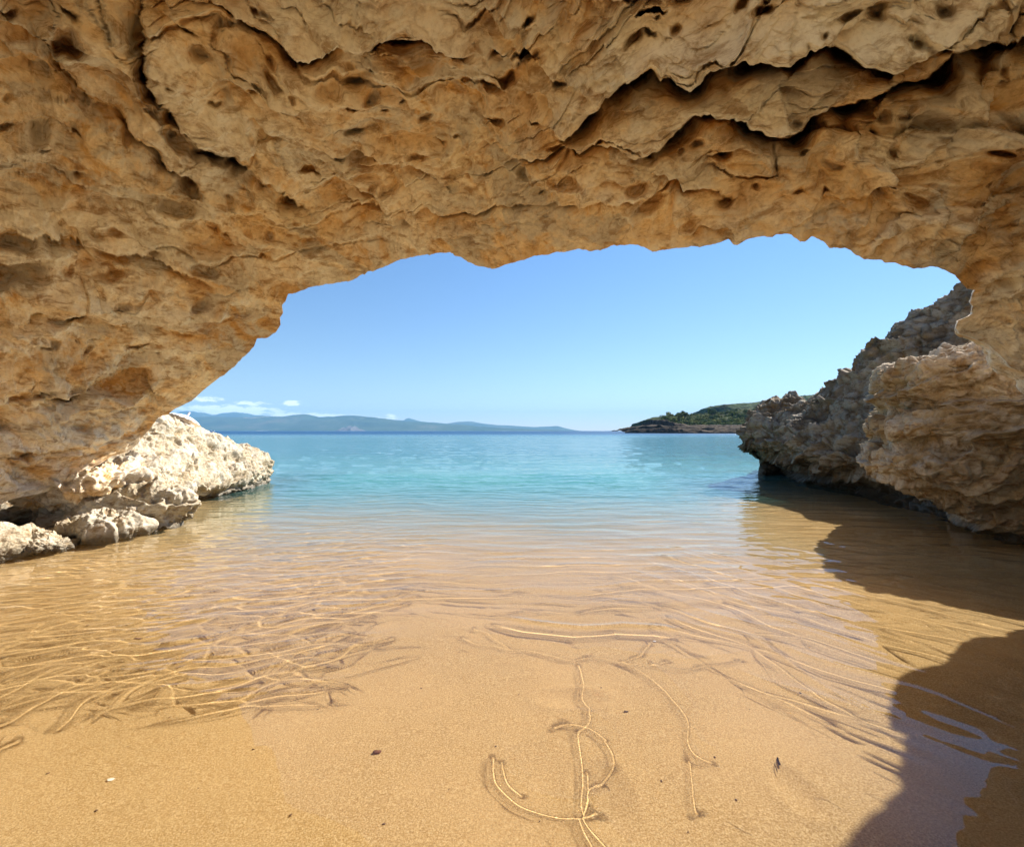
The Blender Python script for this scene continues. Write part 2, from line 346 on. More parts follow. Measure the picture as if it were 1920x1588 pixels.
# (polyline, groove depth, groove width px, lip thickness, lip fade px, side the slab lies on: +1 above)
CR = [([(380, -40), (430, 20), (470, 45), (520, 62), (560, 85), (610, 86), (635, 60), (700, 65), (720, 50), (780, 70), (850, 74), (900, 78)], .13, 9, .13, 150, 1),
      ([(980, 270), (1060, 235), (1140, 175), (1180, 150), (1210, 140), (1240, 148), (1300, 140), (1340, 115), (1370, 96), (1420, 100), (1450, 108), (1490, 95), (1510, 70), (1535, 78), (1548, 92), (1600, 110), (1650, 120), (1700, 105), (1800, 78), (1870, 48), (1930, 18), (2000, -10)], .22, 15, .17, 200, 1),
      ([(1440, 262), (1500, 245), (1540, 215), (1600, 200), (1650, 180), (1720, 165), (1780, 135), (1850, 105), (1930, 80), (2000, 60)], .30, 20, .08, 90, 1),
      ([(1170, 300), (1230, 262), (1270, 240), (1300, 214), (1340, 197), (1372, 200), (1392, 218), (1412, 243), (1445, 258), (1482, 260), (1510, 240)], .20, 13, .14, 120, 1),
      ([(265, -40), (280, 60), (285, 130), (330, 200), (382, 268), (430, 285), (458, 310), (490, 340), (540, 372), (600, 420)], .16, 14, .11, 140, 1),
      ([(60, 20), (95, 70), (120, 130), (170, 190), (230, 225), (300, 290), (350, 330), (400, 372)], .12, 16, .09, 120, 1),
      ([(930, 320), (1000, 288), (1060, 268), (1120, 262), (1180, 275)], .05, 8, .05, 80, 1),
      ([(560, 380), (700, 395), (860, 400), (980, 385), (1100, 388), (1190, 372), (1260, 352), (1330, 365), (1420, 392)], .03, 7, .045, 60, 1),
      ([(0, 415), (60, 440), (130, 455), (220, 478), (330, 500), (420, 540)], .07, 10, .06, 90, 1),
      ([(0, 598), (110, 590), (190, 600), (300, 615), (400, 640)], .05, 9, .05, 60, 1),
      ([(60, 755), (140, 738), (205, 700), (268, 704), (290, 735), (330, 740)], .10, 11, .05, 60, 1),
      ([(0, 850), (60, 855), (160, 835), (220, 815), (280, 800)], .05, 9, .05, 50, 1),
      ([(1500, 262), (1580, 250), (1700, 262), (1800, 240), (1930, 215)], .05, 12, .05, 80, -1),
      ([(1560, 500), (1640, 440), (1760, 395), (1860, 372), (1950, 365)], .03, 9, .04, 70, -1)]
for pts, gd, gw, lt, lf, sd in CR:
    gd, lt, gw = gd * 2.3, lt * 1.0, gw * (1.25 if gd > .12 else 1.1)
    dist, side, al = polydist(PX + wob, PY + wob2, pts); end = sstep(al, 0, .12) * (1 - sstep(al, .88, 1))
    jit = .55 + .9 * sstep(perlin(np.stack([PX / 45, PY / 45, PX * 0 + 9], -1), 310), -.4, .4)
    up = side * sd > 0
    # the slab ends in a rounded nose; the groove is cut on the far side of the lip
    feat += np.where(up, lt * np.exp(-dist / lf) * sstep(dist, -3, gw * .5), -gd * jit * np.exp(-(dist / gw) ** 1.4) - .3 * lt * np.exp(-dist / (lf * .5))) * end
wl_ = (1 - sstep(PX, 650, 1250)); wb_ = sstep(PY + .35 * PX, 520, 760)
phi = wl_ * (PY - .60 * PX * (1 - wb_) + .10 * PX * wb_ - 200 * wb_) + (1 - wl_) * (PY + .36 * PX - 560)
nzp = perlin(np.stack([PX / 170, PY / 170, PX * 0 + 2], -1), 320); nzq = perlin(np.stack([PX / 60, PY / 60, PX * 0 + 4], -1), 321)
for lam, amp_, nz1, nz2, sd_, cut in ((135, .13, 1.1, .3, 330, -.1), (54, .065, 1.8, .5, 331, -.05), (23, .016, 2.6, 1.1, 332, -.05)):
    tt = phi / lam + nz1 * nzp + nz2 * nzq; k_ = np.floor(tt); ss_ = tt - k_
    mk = sstep(perlin(np.stack([PX / (lam * 2.4) + k_ * 3.7, PY / (lam * 2.4), k_ * 1.3], -1), sd_), cut, cut + .3)
    feat += amp_ * mk * (ss_ ** 2.2 * (1 - sstep(ss_, .88, .96)) - .25 - .12 * np.exp(-((ss_ - 1.0) / .06) ** 2))
rngp = np.random.RandomState(12)
for k in range(300):
    hx, hy = rngp.uniform(0, 1920), rngp.uniform(0, 900); rx = rngp.uniform(5, 24) * (1 if hy > 150 else 1.3); ry = rx * rngp.uniform(.35, .7); rot = rngp.uniform(-25, 25) + (25 if hx < 700 and hy < 450 else -18 if hx > 1200 else 0)
    m_ = (np.abs(PX - hx) < rx * 3) & (np.abs(PY - hy) < rx * 3)
    if not m_.any(): continue
    c, s = math.cos(R(rot)), math.sin(R(rot)); dx, dy = PX[m_] + wob[m_] * .5 - hx, PY[m_] + wob2[m_] * .5 - hy
    r2 = np.sqrt(((dx * c + dy * s) / rx) ** 2 + ((-dx * s + dy * c) / ry) ** 2); feat[m_] += -(.0045 * rx + .02) * (1 - sstep(r2, .3, 1.1))
for hx, hy, rx, ry, dp, rot in [(330, 400, 38, 12, .09, 8), (135, 62, 42, 34, .16, 20), (20, 445, 48, 16, .14, 10), (25, 512, 70, 24, .13, -6), (215, 515, 38, 12, .09, 0), (225, 722, 62, 20, .14, -12), (572, 452, 46, 17, .07, 5),
                                (380, 505, 34, 11, .09, 10), (1220, 36, 30, 9, .16, -10), (980, 98, 22, 6, .10, 0), (1215, 388, 36, 22, .08, -20), (845, 342, 20, 12, .07, 0), (922, 165, 28, 14, .06, 0), (405, 282, 46, 14, .12, 25),
                                (345, 250, 40, 14, .10, 40), (500, 262, 30, 16, .06, 20), (1060, 330, 40, 18, .05, 0), (1730, 390, 25, 14, .06, 0), (75, 245, 22, 30, .05, 0), (120, 600, 40, 12, .07, -10), (265, 640, 40, 10, .06, -10), (50, 740, 50, 13, .08, -8),
                                (240, 560, 36, 12, .06, 10), (450, 575, 30, 14, .06, 0), (40, 860, 26, 9, .07, -8), (1345, 300, 30, 12, .04, 0), (1570, 330, 26, 10, .05, -20), (690, 230, 35, 15, .05, 20), (620, 150, 30, 14, .05, 30), (1850, 560, 22, 7, .06, 10)]:
    c, s = math.cos(R(rot)), math.sin(R(rot)); dx, dy = PX + wob * .8 - hx, PY + wob2 * .8 - hy
    u, v = (dx * c + dy * s) / rx, (-dx * s + dy * c) / ry
    r2 = np.sqrt(u * u + v * v); feat += -dp * 1.7 * (1 - sstep(r2, .35, 1.15)) + dp * .25 * np.exp(-((r2 - 1.2) / .3) ** 2)
edge = (rho - rr[:, None])
full = sstep(edge, 0, 120)
dd = d * full + dsm * (1 - full) * (.6 + .4 * sstep(edge, 0, 30))
tcn = to_cam / np.linalg.norm(to_cam, axis=-1, keepdims=True); fdir = tcn
G = G + n * dd[..., None] + fdir * (feat * full)[..., None]; cav = cav + feat * 4
# closing rows: back edge behind the camera, outer skin, brow above the opening
back = np.stack([-.4 + 5.4 * cth, 0 * th - .7, .6 + 2.9 * sth], -1); bout = np.stack([-.4 + 7 * cth, 0 * th - .9, .6 + 3.8 * sth], -1)
mout = np.stack([-.4 + 7.5 * cth, 0 * th + .3, .8 + 4.1 * sth], -1)
rw = G[:, 0]; rad = np.stack([cth, 0 * th, sth], -1)
fw = (sstep(-th, -24, -10))[:, None] * np.array([0, 1., 0]); e1 = rw + .30 * rad + np.array([0, .10, 0]) + .28 * fw; e2 = rw + 1.0 * rad + np.array([0, .05, 0]) + .35 * fw; e3 = rw + 2.2 * rad + np.array([0, -.7, 0])
last = G[:, -1]
def seg(a, b, k, end=False): return a[:, None] + (b - a)[:, None] * np.linspace(0, 1, k + 1)[None, 1:(k + 1 if end else k), None]
ext = np.concatenate([seg(last, back, 40, True), seg(back, bout, 12, True), seg(bout, mout, 16, True), seg(mout, e3, 16, True), seg(e3, e2, 24, True), seg(e2, e1, 40, True), seg(e1, rw, 26)], 1)
GG = np.concatenate([G, ext], 1)
en = grid_normals(GG, True)
if (en[:, :NV1] * n[:, :NV1]).sum(-1).mean() < 0: en = -en
ed, ecav, esm = disp_tan(ext, 1.0, 0)
fade = np.ones(ext.shape[1]); k0 = ext.shape[1]
fade[-70:] = np.linspace(1, 0, 70) ** .8
ext = ext + en[:, -k0:] * (ed * fade * sstep(np.arange(k0), 0, 30) )[..., None] 
GG = np.concatenate([G, ext], 1); cv_ = np.concatenate([cav, ecav], 1)
qs = grid_quads(GG.shape[0], GG.shape[1], True)
# faces should look towards the camera inside
a, b, c_, _ = (GG.reshape(-1, 3)[qs[GG.shape[1] * 500 + 200, k]] for k in range(4))
if np.dot(np.cross(b - a, c_ - a), np.array([0, 0, HCAM]) - a) < 0: qs = qs[:, ::-1]
mesh_np('rock_arch', GG, qs, M_TAN, attr={'cav': cv_}, label='huge tan limestone arch with a scalloped, pitted ceiling framing the sea', category='rock arch')
del G, GG, d, cav, dsm, feat, PX, PY, X, Yp, rho, n, ext, en, ed, ecav, esm, cv_, wob, wob2

# ------------------------------------------------------------------ sunlit outcrop on the left
def ringL(Y, wx, zs, back=3.2):
    """cross-section at distance Y; zs = (x px, y px, dY) from the water up to the ridge"""
    w0 = P(wx, 808, Y)[0]
    pts = [(w0 - .15, Y, -1.1), (w0, Y, -.02)] + [tuple(P(x, y, Y + dy)) for x, y, dy in zs]
    r = pts[-1]
    pts += [(r[0] - .7, r[1] + .1, r[2] - .03), (r[0] - back * .6, r[1] + .2, max(r[2] * .8, .3)), (r[0] - back, Y, .2), (r[0] - back, Y, -1.1)]
    return pts
rings = [ringL(12.0, 500, [(508, 890, 0), (510, 878, .1), (507, 870, .2), (500, 862, .3)], 1.5),
         ringL(11.4, 492, [(500, 890, 0), (504, 872, .2), (495, 856, .4), (480, 846, .6)], 2.2),
         ringL(10.4, 458, [(470, 895, 0), (470, 875, .2), (462, 850, .5), (450, 836, .9)], 3),
         ringL(9.4, 410, [(430, 908, .0), (420, 880, .2), (415, 840, .6), (408, 818, 1.0)], 3),
         ringL(8.6, 300, [(368, 918, -.3), (372, 890, -.1), (372, 840, .5), (372, 806, 1.1)], 3),
         ringL(8.0, 222, [(318, 925, -.4), (322, 895, -.2), (330, 840, .5), (335, 792, 1.1)], 3),
         ringL(7.4, 165, [(268, 922, -.4), (270, 885, -.1), (272, 830, .5), (288, 783, 1.0)], 3),
         ringL(6.9, 150, [(232, 905, -.2), (228, 880, 0), (215, 840, .5), (215, 800, .9)], 3),
         ringL(6.1, 0, [(20, 960, 0), (10, 930, .1), (0, 900, .4), (-40, 860, .8)], 3),
         ringL(5.3, -150, [(-120, 990, .1), (-130, 970, .2), (-140, 940, .4), (-160, 915, .8)], 3),
         ringL(4.4, -330, [(-310, 1010, 0), (-320, 990, .1), (-330, 970, .3), (-350, 950, .6)], 2.5),
         ringL(3.2, -420, [(-400, 1080, 0), (-410, 1060, .1), (-430, 1040, .3), (-450, 1030, .6)], 2.5)]
ring_rock('rock_outcrop', rings, 760, 420, M_CREAM, disp_karst, .78, 50,
          label='sunlit cream limestone outcrop sloping into the sea left of the arch opening', category='rock outcrop')
def blob(name, c, r, m, disp, k, seed, nu=150, nv=150, rot=0, tilt=0, power=2.6, **props):
    """free-standing boulder: superellipsoid with real relief"""
    u = np.linspace(0.001, math.pi - .001, nu)[:, None]; v = np.linspace(0, 2 * math.pi, nv, endpoint=False)[None]
    f = lambda t: np.sign(t) * np.abs(t) ** (2 / power)
    G = np.stack([f(np.sin(u)) * f(np.cos(v)) * r[0], f(np.sin(u)) * f(np.sin(v)) * r[1], f(np.cos(u)) * r[2] + 0 * v], -1)
    n = G / np.array(r) ** 2; n /= np.linalg.norm(n, axis=-1, keepdims=True)
    G[..., 2] += tilt * G[..., 0]
    cr, sr = math.cos(R(rot)), math.sin(R(rot)); Rm = np.array([[cr, -sr, 0], [sr, cr, 0], [0, 0, 1]])
    G = G @ Rm.T; n = n @ Rm.T
    d, cav, _ = disp(G + np.array(c), k, seed)
    G = G + n * d[..., None]
    return mesh_np(name, G + np.array(c), grid_quads(nu, nv, True)[:, ::-1], m, attr={'cav': cav}, **props)
def bl(x, y, Y): return tuple(P(x, y, Y))
blob('shore_rock', bl(228, 962, 6.35), (.85, .50, .30), M_CREAM, disp_karst, 1.25, 51, 260, 260, rot=15, tilt=.12, power=2.1, label='low bright cream ledge at the waterline below the undercut, longest of the shore rocks', category='rock')
blob('shore_rock', bl(292, 968, 6.85), (.46, .26, .11), M_CREAM, disp_karst, .7, 52, 200, 200, rot=-5, power=2.1, label='flat yellowish rock slab tapering into the water at the mouth of the dark cavity', category='rock')
blob('shore_rock', bl(160, 1000, 5.65), (.50, .28, .14), M_CREAM, disp_karst, 1.1, 53, 220, 220, rot=20, tilt=.15, power=2.1, label='pale sharp-edged rock with a shaded hollow under it at the left waterline', category='rock')
blob('shore_rock', bl(60, 1022, 5.1), (.42, .28, .15), M_CREAM, disp_karst, 1.1, 54, 220, 220, rot=-15, power=2.0, label='jagged rock half in shade at the left edge of the water, white spike on top', category='rock')
blob('shore_rock', bl(-10, 1034, 4.75), (.16, .2, .20), M_CREAM, disp_karst, .8, 55, 200, 200, power=2.1, label='rounded bright rock cut off by the left edge of the photo', category='rock')
blob('hanging_rock', bl(140, 905, 6.1), (.62, .5, .20), M_TAN, disp_karst, 1.3, 56, 260, 260, rot=8, tilt=.1, power=2.1, label='brown rock tucked under the overhang above the dark cavity', category='rock')
blob('hanging_rock', bl(215, 893, 6.5), (.30, .4, .20), M_CREAM, disp_karst, 1.1, 57, 220, 220, rot=8, power=2.1, label='partly sunlit knobbly rock between the overhang and the bright shore ledge', category='rock')

# ------------------------------------------------------------------ grey outcrop on the right
def ringR(bx, by, pts, back):
    """vertical section: foot in the water (px), lip, face ... ridge given as (x, y, Y)"""
    X0, Y0 = on_water(bx, by)
    out = [(X0 + .2, Y0 + .3, -2.0), (X0, Y0, -.05)] + [tuple(P(*p)) for p in pts]
    r = out[-1]
    out += [(r[0] + back * .25, r[1] + back * .3, r[2] - .1), (r[0] + back, r[1] + back, max(r[2] - .8, .4)), (r[0] + back, r[1] + back, -2.0)]
    return out
rings = [ringR(1462, 872, [(1400, 836, 12.4), (1390, 822, 12.2), (1390, 808, 12.2), (1392, 799, 12.3), (1396, 790, 12.4)], 1.5),
         ringR(1475, 886, [(1430, 847, 11.8), (1418, 832, 11.5), (1415, 805, 11.6), (1420, 785, 11.9), (1428, 766, 12.3)], 2.5),
         ringR(1500, 901, [(1462, 860, 11.0), (1455, 838, 10.6), (1458, 805, 10.8), (1465, 778, 11.4), (1475, 753, 12.0)], 3),
         ringR(1535, 910, [(1510, 875, 10.2), (1500, 850, 9.8), (1503, 805, 10.1), (1508, 775, 10.8), (1520, 748, 11.5)], 3),
         ringR(1580, 918, [(1560, 888, 9.5), (1552, 860, 9.1), (1552, 805, 9.5), (1552, 765, 10.2), (1558, 728, 10.9)], 3.5),
         ringR(1630, 928, [(1615, 900, 8.9), (1605, 870, 8.5), (1598, 800, 9.0), (1590, 745, 9.8), (1592, 690, 10.5)], 4),
         ringR(1690, 945, [(1680, 915, 8.2), (1670, 880, 7.9), (1660, 795, 8.4), (1645, 715, 9.4), (1640, 642, 10.0)], 4),
         ringR(1760, 965, [(1755, 930, 7.4), (1745, 890, 7.2), (1735, 790, 7.8), (1715, 690, 8.8), (1700, 603, 9.6)], 4),
         ringR(1850, 985, [(1850, 940, 6.9), (1840, 890, 6.8), (1825, 780, 7.3), (1800, 650, 8.3), (1775, 556, 9.2)], 4),
         ringR(1960, 990, [(1960, 940, 6.8), (1950, 880, 6.8), (1930, 760, 7.2), (1890, 620, 8.0), (1850, 520, 8.9)], 4),
         ringR(2200, 1000, [(2200, 950, 6.6), (2200, 880, 6.6), (2180, 760, 7.0), (2120, 600, 7.8), (2050, 430, 8.7)], 4)]
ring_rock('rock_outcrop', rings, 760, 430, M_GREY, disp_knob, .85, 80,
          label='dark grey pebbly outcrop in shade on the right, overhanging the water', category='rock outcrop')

# ------------------------------------------------------------------ brown buttress at the right edge
sil = [(1860, 1040), (1850, 1002), (1822, 972), (1799, 955), (1759, 936), (1717, 913), (1672, 892), (1654, 877), (1662, 857), (1680, 828), (1672, 805), (1696, 772), (1696, 749), (1689, 713), (1706, 684), (1730, 674), (1760, 665), (1790, 656), (1830, 652)]
rings = []
for i, (x, y) in enumerate(sil):
    Yb = 5.9 if i > 3 else 6.0
    z = P(x, y, Yb)[2]
    ysh = lambda Y_: 808 - (z - HCAM) * FPX / Y_
    if z > -.2:
        a = P(x, y, Yb)
        rings.append([a, P(x + 42, ysh(5.55), 5.55), P(x + 130, ysh(5.25), 5.25), P(max(x + 230, 1960), ysh(4.95), 4.95) * [1, 1, 0] + [0, 0, z], (6.6, 4.6, z), (8.5, 5.0, z), (8.5, 7.6, z), (a[0] + 1.2, 7.6, z), (a[0] + .25, 6.5, z)])
    else:
        a = P(x, y, Yb)
        rings.append([a, P(x + 42, y, 5.6), P(x + 130, y, 5.4), P(1980, y, 5.1) * [1, 1, 0] + [0, 0, z], (6.8, 4.7, z), (8.5, 5.0, z), (8.5, 7.6, z), (a[0] + 1.2, 7.6, z), (a[0] + .25, 6.5, z)])
rings.insert(0, [tuple(np.array(p) * [1, 1, 0] + [0, 0, -1.0]) for p in rings[0]])
top = np.array(rings[-1], float); tcx = top.mean(0); rings.append([tuple(tcx + (p - tcx) * .8 + [0, 0, .12]) for p in top]); rings.append([tuple(tcx + (p - tcx) * .4 + [0, 0, .3]) for p in top])
ring_rock('rock_buttress', [[tuple(map(float, p)) for p in r_] for r_ in rings], 560, 620, M_BUTT, disp_crag, .75, 120,
          label='big brown craggy buttress at the right edge with a pale sunlit ledge on top', category='rock buttress')

# ------------------------------------------------------------------ seabed and sea
def fan(ys, ncol, win, wout, inner=.86):
    s = np.linspace(-1, 1, ncol)[None]; a = np.abs(s); Yc = ys[:, None]
    wi, wo = win(Yc), wout(Yc)
    Xc = np.sign(s) * np.where(a < inner, wi * a / inner, wi + (wo - wi) * ((a - inner) / (1 - inner)) ** 1.6)
    return Xc, Yc + 0 * s
def bed_depth(Xw, Yw):
    y = Yw
    d = np.interp(y, [-40, -8, -2, -1, 0, 1.4, 3, 5, 7.5, 10, 13, 20, 60, 300, 30000], [-1.4, -.55, -.07, .0, .035, .05, .10, .18, .33, .62, 1.1, 2.4, 5, 9, 9])  # added, unseen dry beach behind the camera bounces sun up to the ceiling
    return d + .02 * perlin(np.stack([Xw * .5, Yw * .5, 0 * Xw], -1), 5)
ys = np.concatenate([np.linspace(-40, 1.1, 60, endpoint=False), 1 / np.linspace(1 / 1.1, 1 / 14, 460, endpoint=False), np.geomspace(14, 30000, 70)])
Xs, Ys = fan(ys, 420, lambda y: 1.25 * np.maximum(y, 0) + 1.0, lambda y: np.maximum(14, 2.2 * y))
q2 = lambda a, b, s=0: np.stack([a, b, 0 * a + s], -1)
Z = -bed_depth(Xs, Ys) + .006 * perlin(q2(Xs * 1.1, Ys * 5 + .5 * Xs), 21) * sstep(Ys, 2.5, 5) + .003 * perlin(q2(Xs * 6, Ys * 6), 22)
for cx_, cy_, rx_, ry_ in ((.33, 1.72, .10, .17), (.30, 2.35, .16, .08), (1.05, 1.75, .07, .12)):      # shallow dents scoured in the sand
    r_ = np.hypot((Xs - cx_) / rx_, (Ys - cy_) / ry_); Z += -.016 * np.exp(-r_ ** 2 * 1.5) + .006 * np.exp(-((r_ - 1.25) / .3) ** 2)
m, nt, p = mat('sand'); v = N(nt, 'ShaderNodeTexCoord').outputs['Object']
g1 = noise(nt, v, 140, 4, .78); g2 = noise(nt, v, 1.1, 4, .5); g3 = noise(nt, v, 330, 2, .8)
base = ramp(nt, g1, [(.30, (.24, .135, .04)), (.5, (.465, .31, .125)), (.68, (.70, .53, .28))])
base = MIX(nt, SS(nt, g3, .58, .70, 0, .6), base, (.92, .80, .58))
base = MIX(nt, SS(nt, g3, .40, .30, 0, .6), base, (.28, .15, .07))
base = MIX(nt, SS(nt, g2, .35, .7, 0, .35), base, (.62, .43, .21))
L(nt, base, p.inputs['Base Color']); p.inputs['Roughness'].default_value = .9; p.inputs['Specular IOR Level'].default_value = .1
b = N(nt, 'ShaderNodeBump', i_Strength=.55, i_Distance=.006); L(nt, M(nt, 'ADD', g1, g3), b.inputs['Height']); L(nt, b.outputs[0], p.inputs['Normal'])
bed = mesh_np('seabed', np.stack([Xs, Ys, Z], -1), grid_quads(*Xs.shape)[:, ::-1], m, kind='structure', label='orange-gold sandy seabed under shallow clear water, with an added dry beach behind the camera')
bed.cycles.is_caustics_receiver = True

dens = lambda y: 1 / y ** 2 + .07
yy = np.linspace(1.1, 14, 20000); cum = np.cumsum(dens(yy)); cum = (cum - cum[0]) / (cum[-1] - cum[0])
ys = np.concatenate([np.linspace(-2.2, 1.1, 30, endpoint=False), np.interp(np.linspace(0, 1, 1100, endpoint=False), cum, yy), np.geomspace(14, 32000, 220)])
Xs, Ys = fan(ys, 1700, lambda y: 1.2 * np.maximum(y, 0) + .5, lambda y: np.maximum(14, 2.2 * y), .92)
def ridge_lines(Xw, Yw):
    """small capillary crests, each followed by a train of finer ones"""
    out = np.zeros_like(Xw)
    W = lambda pts: [tuple(q) for q in catmull([on_water(*q) for q in pts], len(pts) * 5)]
    brk = .35 + .65 * sstep(perlin(np.stack([Xw * 4, Yw * 4, 0 * Xw], -1), 61), -.4, .4)
    brk2 = sstep(perlin(np.stack([Xw * 5, Yw * 5, 0 * Xw + 3], -1), 62), -.1, .3)
    wid = 1 + .3 * perlin(np.stack([Xw * 3, Yw * 3, 0 * Xw + 9], -1), 63)
    Dw = np.maximum(bed_depth(Xw, Yw), .03)
    for pts, K, train in (
        ([(885, 1176), (912, 1186), (940, 1190), (975, 1198), (1010, 1203), (1050, 1212), (1080, 1218), (1130, 1214), (1180, 1224), (1220, 1228), (1262, 1222)], 1.00, 0),
        ([(905, 1160), (925, 1166), (940, 1178), (972, 1195)], 0.85, 0),
        ([(1180, 1224), (1205, 1213), (1215, 1205), (1228, 1190)], 0.85, 0),
        ([(1225, 1226), (1290, 1236), (1350, 1230), (1400, 1222)], 0.85, 0),
        ([(1180, 1222), (1200, 1234), (1245, 1266), (1280, 1304), (1295, 1335), (1302, 1370), (1322, 1390), (1350, 1400)], 0.90, 0),
        ([(1306, 1400), (1312, 1432), (1310, 1462), (1318, 1500)], 0.85, 0),
        ([(1098, 1228), (1112, 1260), (1108, 1285), (1120, 1312), (1116, 1335), (1100, 1352), (1104, 1395), (1110, 1440), (1108, 1475), (1112, 1500)], 0.95, 0),
        ([(1120, 1420), (1124, 1450), (1118, 1480), (1112, 1500)], 0.85, 0),
        ([(945, 1395), (950, 1430), (965, 1452), (990, 1478), (1030, 1496), (1070, 1505), (1108, 1502), (1140, 1490)], 1.00, 0),
        ([(962, 1402), (975, 1436), (1000, 1462)], 0.85, 0),
        ([(1108, 1500), (1122, 1478), (1128, 1452), (1150, 1436), (1170, 1412), (1166, 1385), (1150, 1362)], 0.85, 0),
        ([(1155, 1362), (1120, 1338), (1085, 1332), (1052, 1342)], 0.80, 0),
        ([(1108, 1500), (1122, 1525), (1150, 1556), (1192, 1600)], 1.00, 0),
        ([(1100, 1505), (1108, 1530), (1130, 1562), (1160, 1600)], 0.85, 0),
        ([(530, 1205), (560, 1218), (600, 1228), (660, 1212), (690, 1190), (760, 1180)], 0.90, 0),
        ([(-60, 1325), (0, 1300), (60, 1272), (130, 1240), (200, 1222), (270, 1208)], 1.00, 0),
        ([(20, 1345), (60, 1330), (110, 1300), (160, 1272), (230, 1240)], 1.00, 0),
        ([(140, 1345), (160, 1330), (190, 1295), (250, 1268), (330, 1245)], 0.90, 0),
        ([(-20, 1430), (0, 1408), (20, 1390), (60, 1372)], 0.85, 0)):
        # smooth crest: the potential of a charged line, so it has no creases beside it and dies out softly past its ends
        cp = W(pts); w_ = .0058; I_ = np.zeros(Xw.shape, np.float64)
        for (ax, ay), (bx, by) in zip(cp[:-1], cp[1:]):
            sl2 = math.hypot(bx - ax, by - ay) + 1e-9; ux, uy = (bx - ax) / sl2, (by - ay) / sl2
            t_ = (Xw - ax) * ux + (Yw - ay) * uy; ro = np.sqrt((-(Xw - ax) * uy + (Yw - ay) * ux) ** 2 + w_ * w_)
            I_ += np.arcsinh((sl2 - t_) / ro) + np.arcsinh(t_ / ro)
        out[:] += K * (.70 + .38 * brk) * w_ * w_ / 2 / (.6 * Dw) * I_
    cx_, cy_ = on_water(550, 1487); r_ = np.hypot(Xw - cx_, Yw - cy_)
    return out
jx = Xs + .045 * perlin(q2(Xs * 3, Ys * 3), 41) + .009 * perlin(q2(Xs * 8, Ys * 8), 43); jy = Ys + .045 * perlin(q2(Xs * 3, Ys * 3, 7), 42) + .009 * perlin(q2(Xs * 8, Ys * 8, 7), 44)
near = 1 - sstep(Ys, 3.2, 4.2)
nr = int((Ys[:, 0] < 4.3).sum()); Z = np.zeros_like(Xs); Z[:nr] = ridge_lines(jx[:nr], jy[:nr]) * near[:nr]
jx = Xs + .25 * perlin(q2(Xs * .9, Ys * .9), 43); jy = Ys + .25 * perlin(q2(Xs * .9, Ys * .9, 7), 44)
mid = sstep(Ys, 2.4, 4.5) * (1 - sstep(Ys, 26, 60))
Z += .0120 * perlin(q2(jx * 1.0, jy * 3.8), 45) * mid + .0055 * perlin(q2(jx * 2.2, jy * 7.5), 46) * mid * sstep(Ys, 3.2, 5) + .0016 * perlin(q2(jx * 6, jy * 15), 56) * mid * sstep(Ys, 5, 7)
Z += .024 * fbm(q2(jx * .8, jy * 2.2), 4, 47, .6) * sstep(Ys, 7, 12) * (1 - sstep(Ys, 60, 160))
# net of crests where the swash crosses itself: left shallows mostly, fainter elsewhere
nb = np.where((Ys[:, 0] > 1.7) & (Ys[:, 0] < 7.5))[0]; sl_ = slice(nb[0], nb[-1] + 1)
xa, ya = Xs[sl_], Ys[sl_]; wx_ = xa + .10 * perlin(q2(xa * 2.2, ya * 2.2), 71) + .02 * perlin(q2(xa * 6, ya * 6), 73); wy_ = ya + .10 * perlin(q2(xa * 2.2, ya * 2.2, 5), 72) + .02 * perlin(q2(xa * 6, ya * 6, 5), 74)
lw = (1 - sstep(xa, -1.9, .1)) * sstep(ya, 1.5, 3.0) * (1 - sstep(ya, 5.5, 7.3))
mw = sstep(ya, 2.2, 4.2) * (1 - sstep(ya, 5, 7)) * .66
rw2 = sstep(xa, .5, 2.1) * sstep(ya, 1.5, 2.6) * (1 - sstep(ya, 4.5, 6.5))
Da = np.maximum(bed_depth(xa, ya), .04)
for (ux, uy, fx_, fy_, sd, msk, K) in ((1, .5, 1.5, 4.2, 81, lw, .95), (1, .2, 3.0, 7.0, 83, lw * .9, .8), (1, .05, .5, 3.6, 82, mw, .8), (.55, -.83, 1.0, 3.6, 84, rw2, .8)):
    nrm = math.hypot(ux, uy); ux, uy = ux / nrm, uy / nrm; a_ = wx_ * ux + wy_ * uy; b_ = -wx_ * uy + wy_ * ux
    f1_, f2_ = worley(np.stack([a_ * fx_, b_ * fy_, 0 * a_ + .5], -1), sd); dd_ = (f2_ - f1_) / 2 / fy_ * 1.5
    w_ = np.maximum(.0065, .0030 * ya); Lr = .020 + .003 * ya
    on = sstep(msk * 1.0 + .45 * perlin(q2(xa * 1.3, ya * 2.3, sd), sd + 30), .36, .66)
    Z[sl_] += on * K * Lr * w_ / (.6 * Da) * np.exp(-(np.sqrt(dd_ ** 2 + w_ ** 2) - w_) / Lr)
rf = sstep(Xs, .5, 1.5) * (1 - sstep(Ys, 4.5, 7)); wq = jx * .85 + jy * .53; wl = -jx * .53 + jy * .85
Z += .0050 * perlin(q2(wq * 3.0, wl * .9), 50) * rf + .0022 * perlin(q2(wq * 10, wl * 5), 68) * sstep(Xs, 1.25, 1.6) * (1 - sstep(Ys, 2.1, 2.6))
Z += .0010 * perlin(q2(jx * 1.5, jy * 2.6), 53) + .00022 * perlin(q2(jx * 6.5, jy * 9), 91) * (1 - sstep(Ys, 3, 5))
fx, side, al = polydist(jx, jy, [on_water(*q) for q in ((930, 1155), (1000, 1166), (1080, 1172), (1150, 1168), (1220, 1176), (1270, 1184))])
Z += .007 * np.exp(-(fx / .035) ** 2) * sstep(al, 0, .2) * (1 - sstep(al, .8, 1)) * near
Z *= 1 - sstep(Ys, 300, 900)
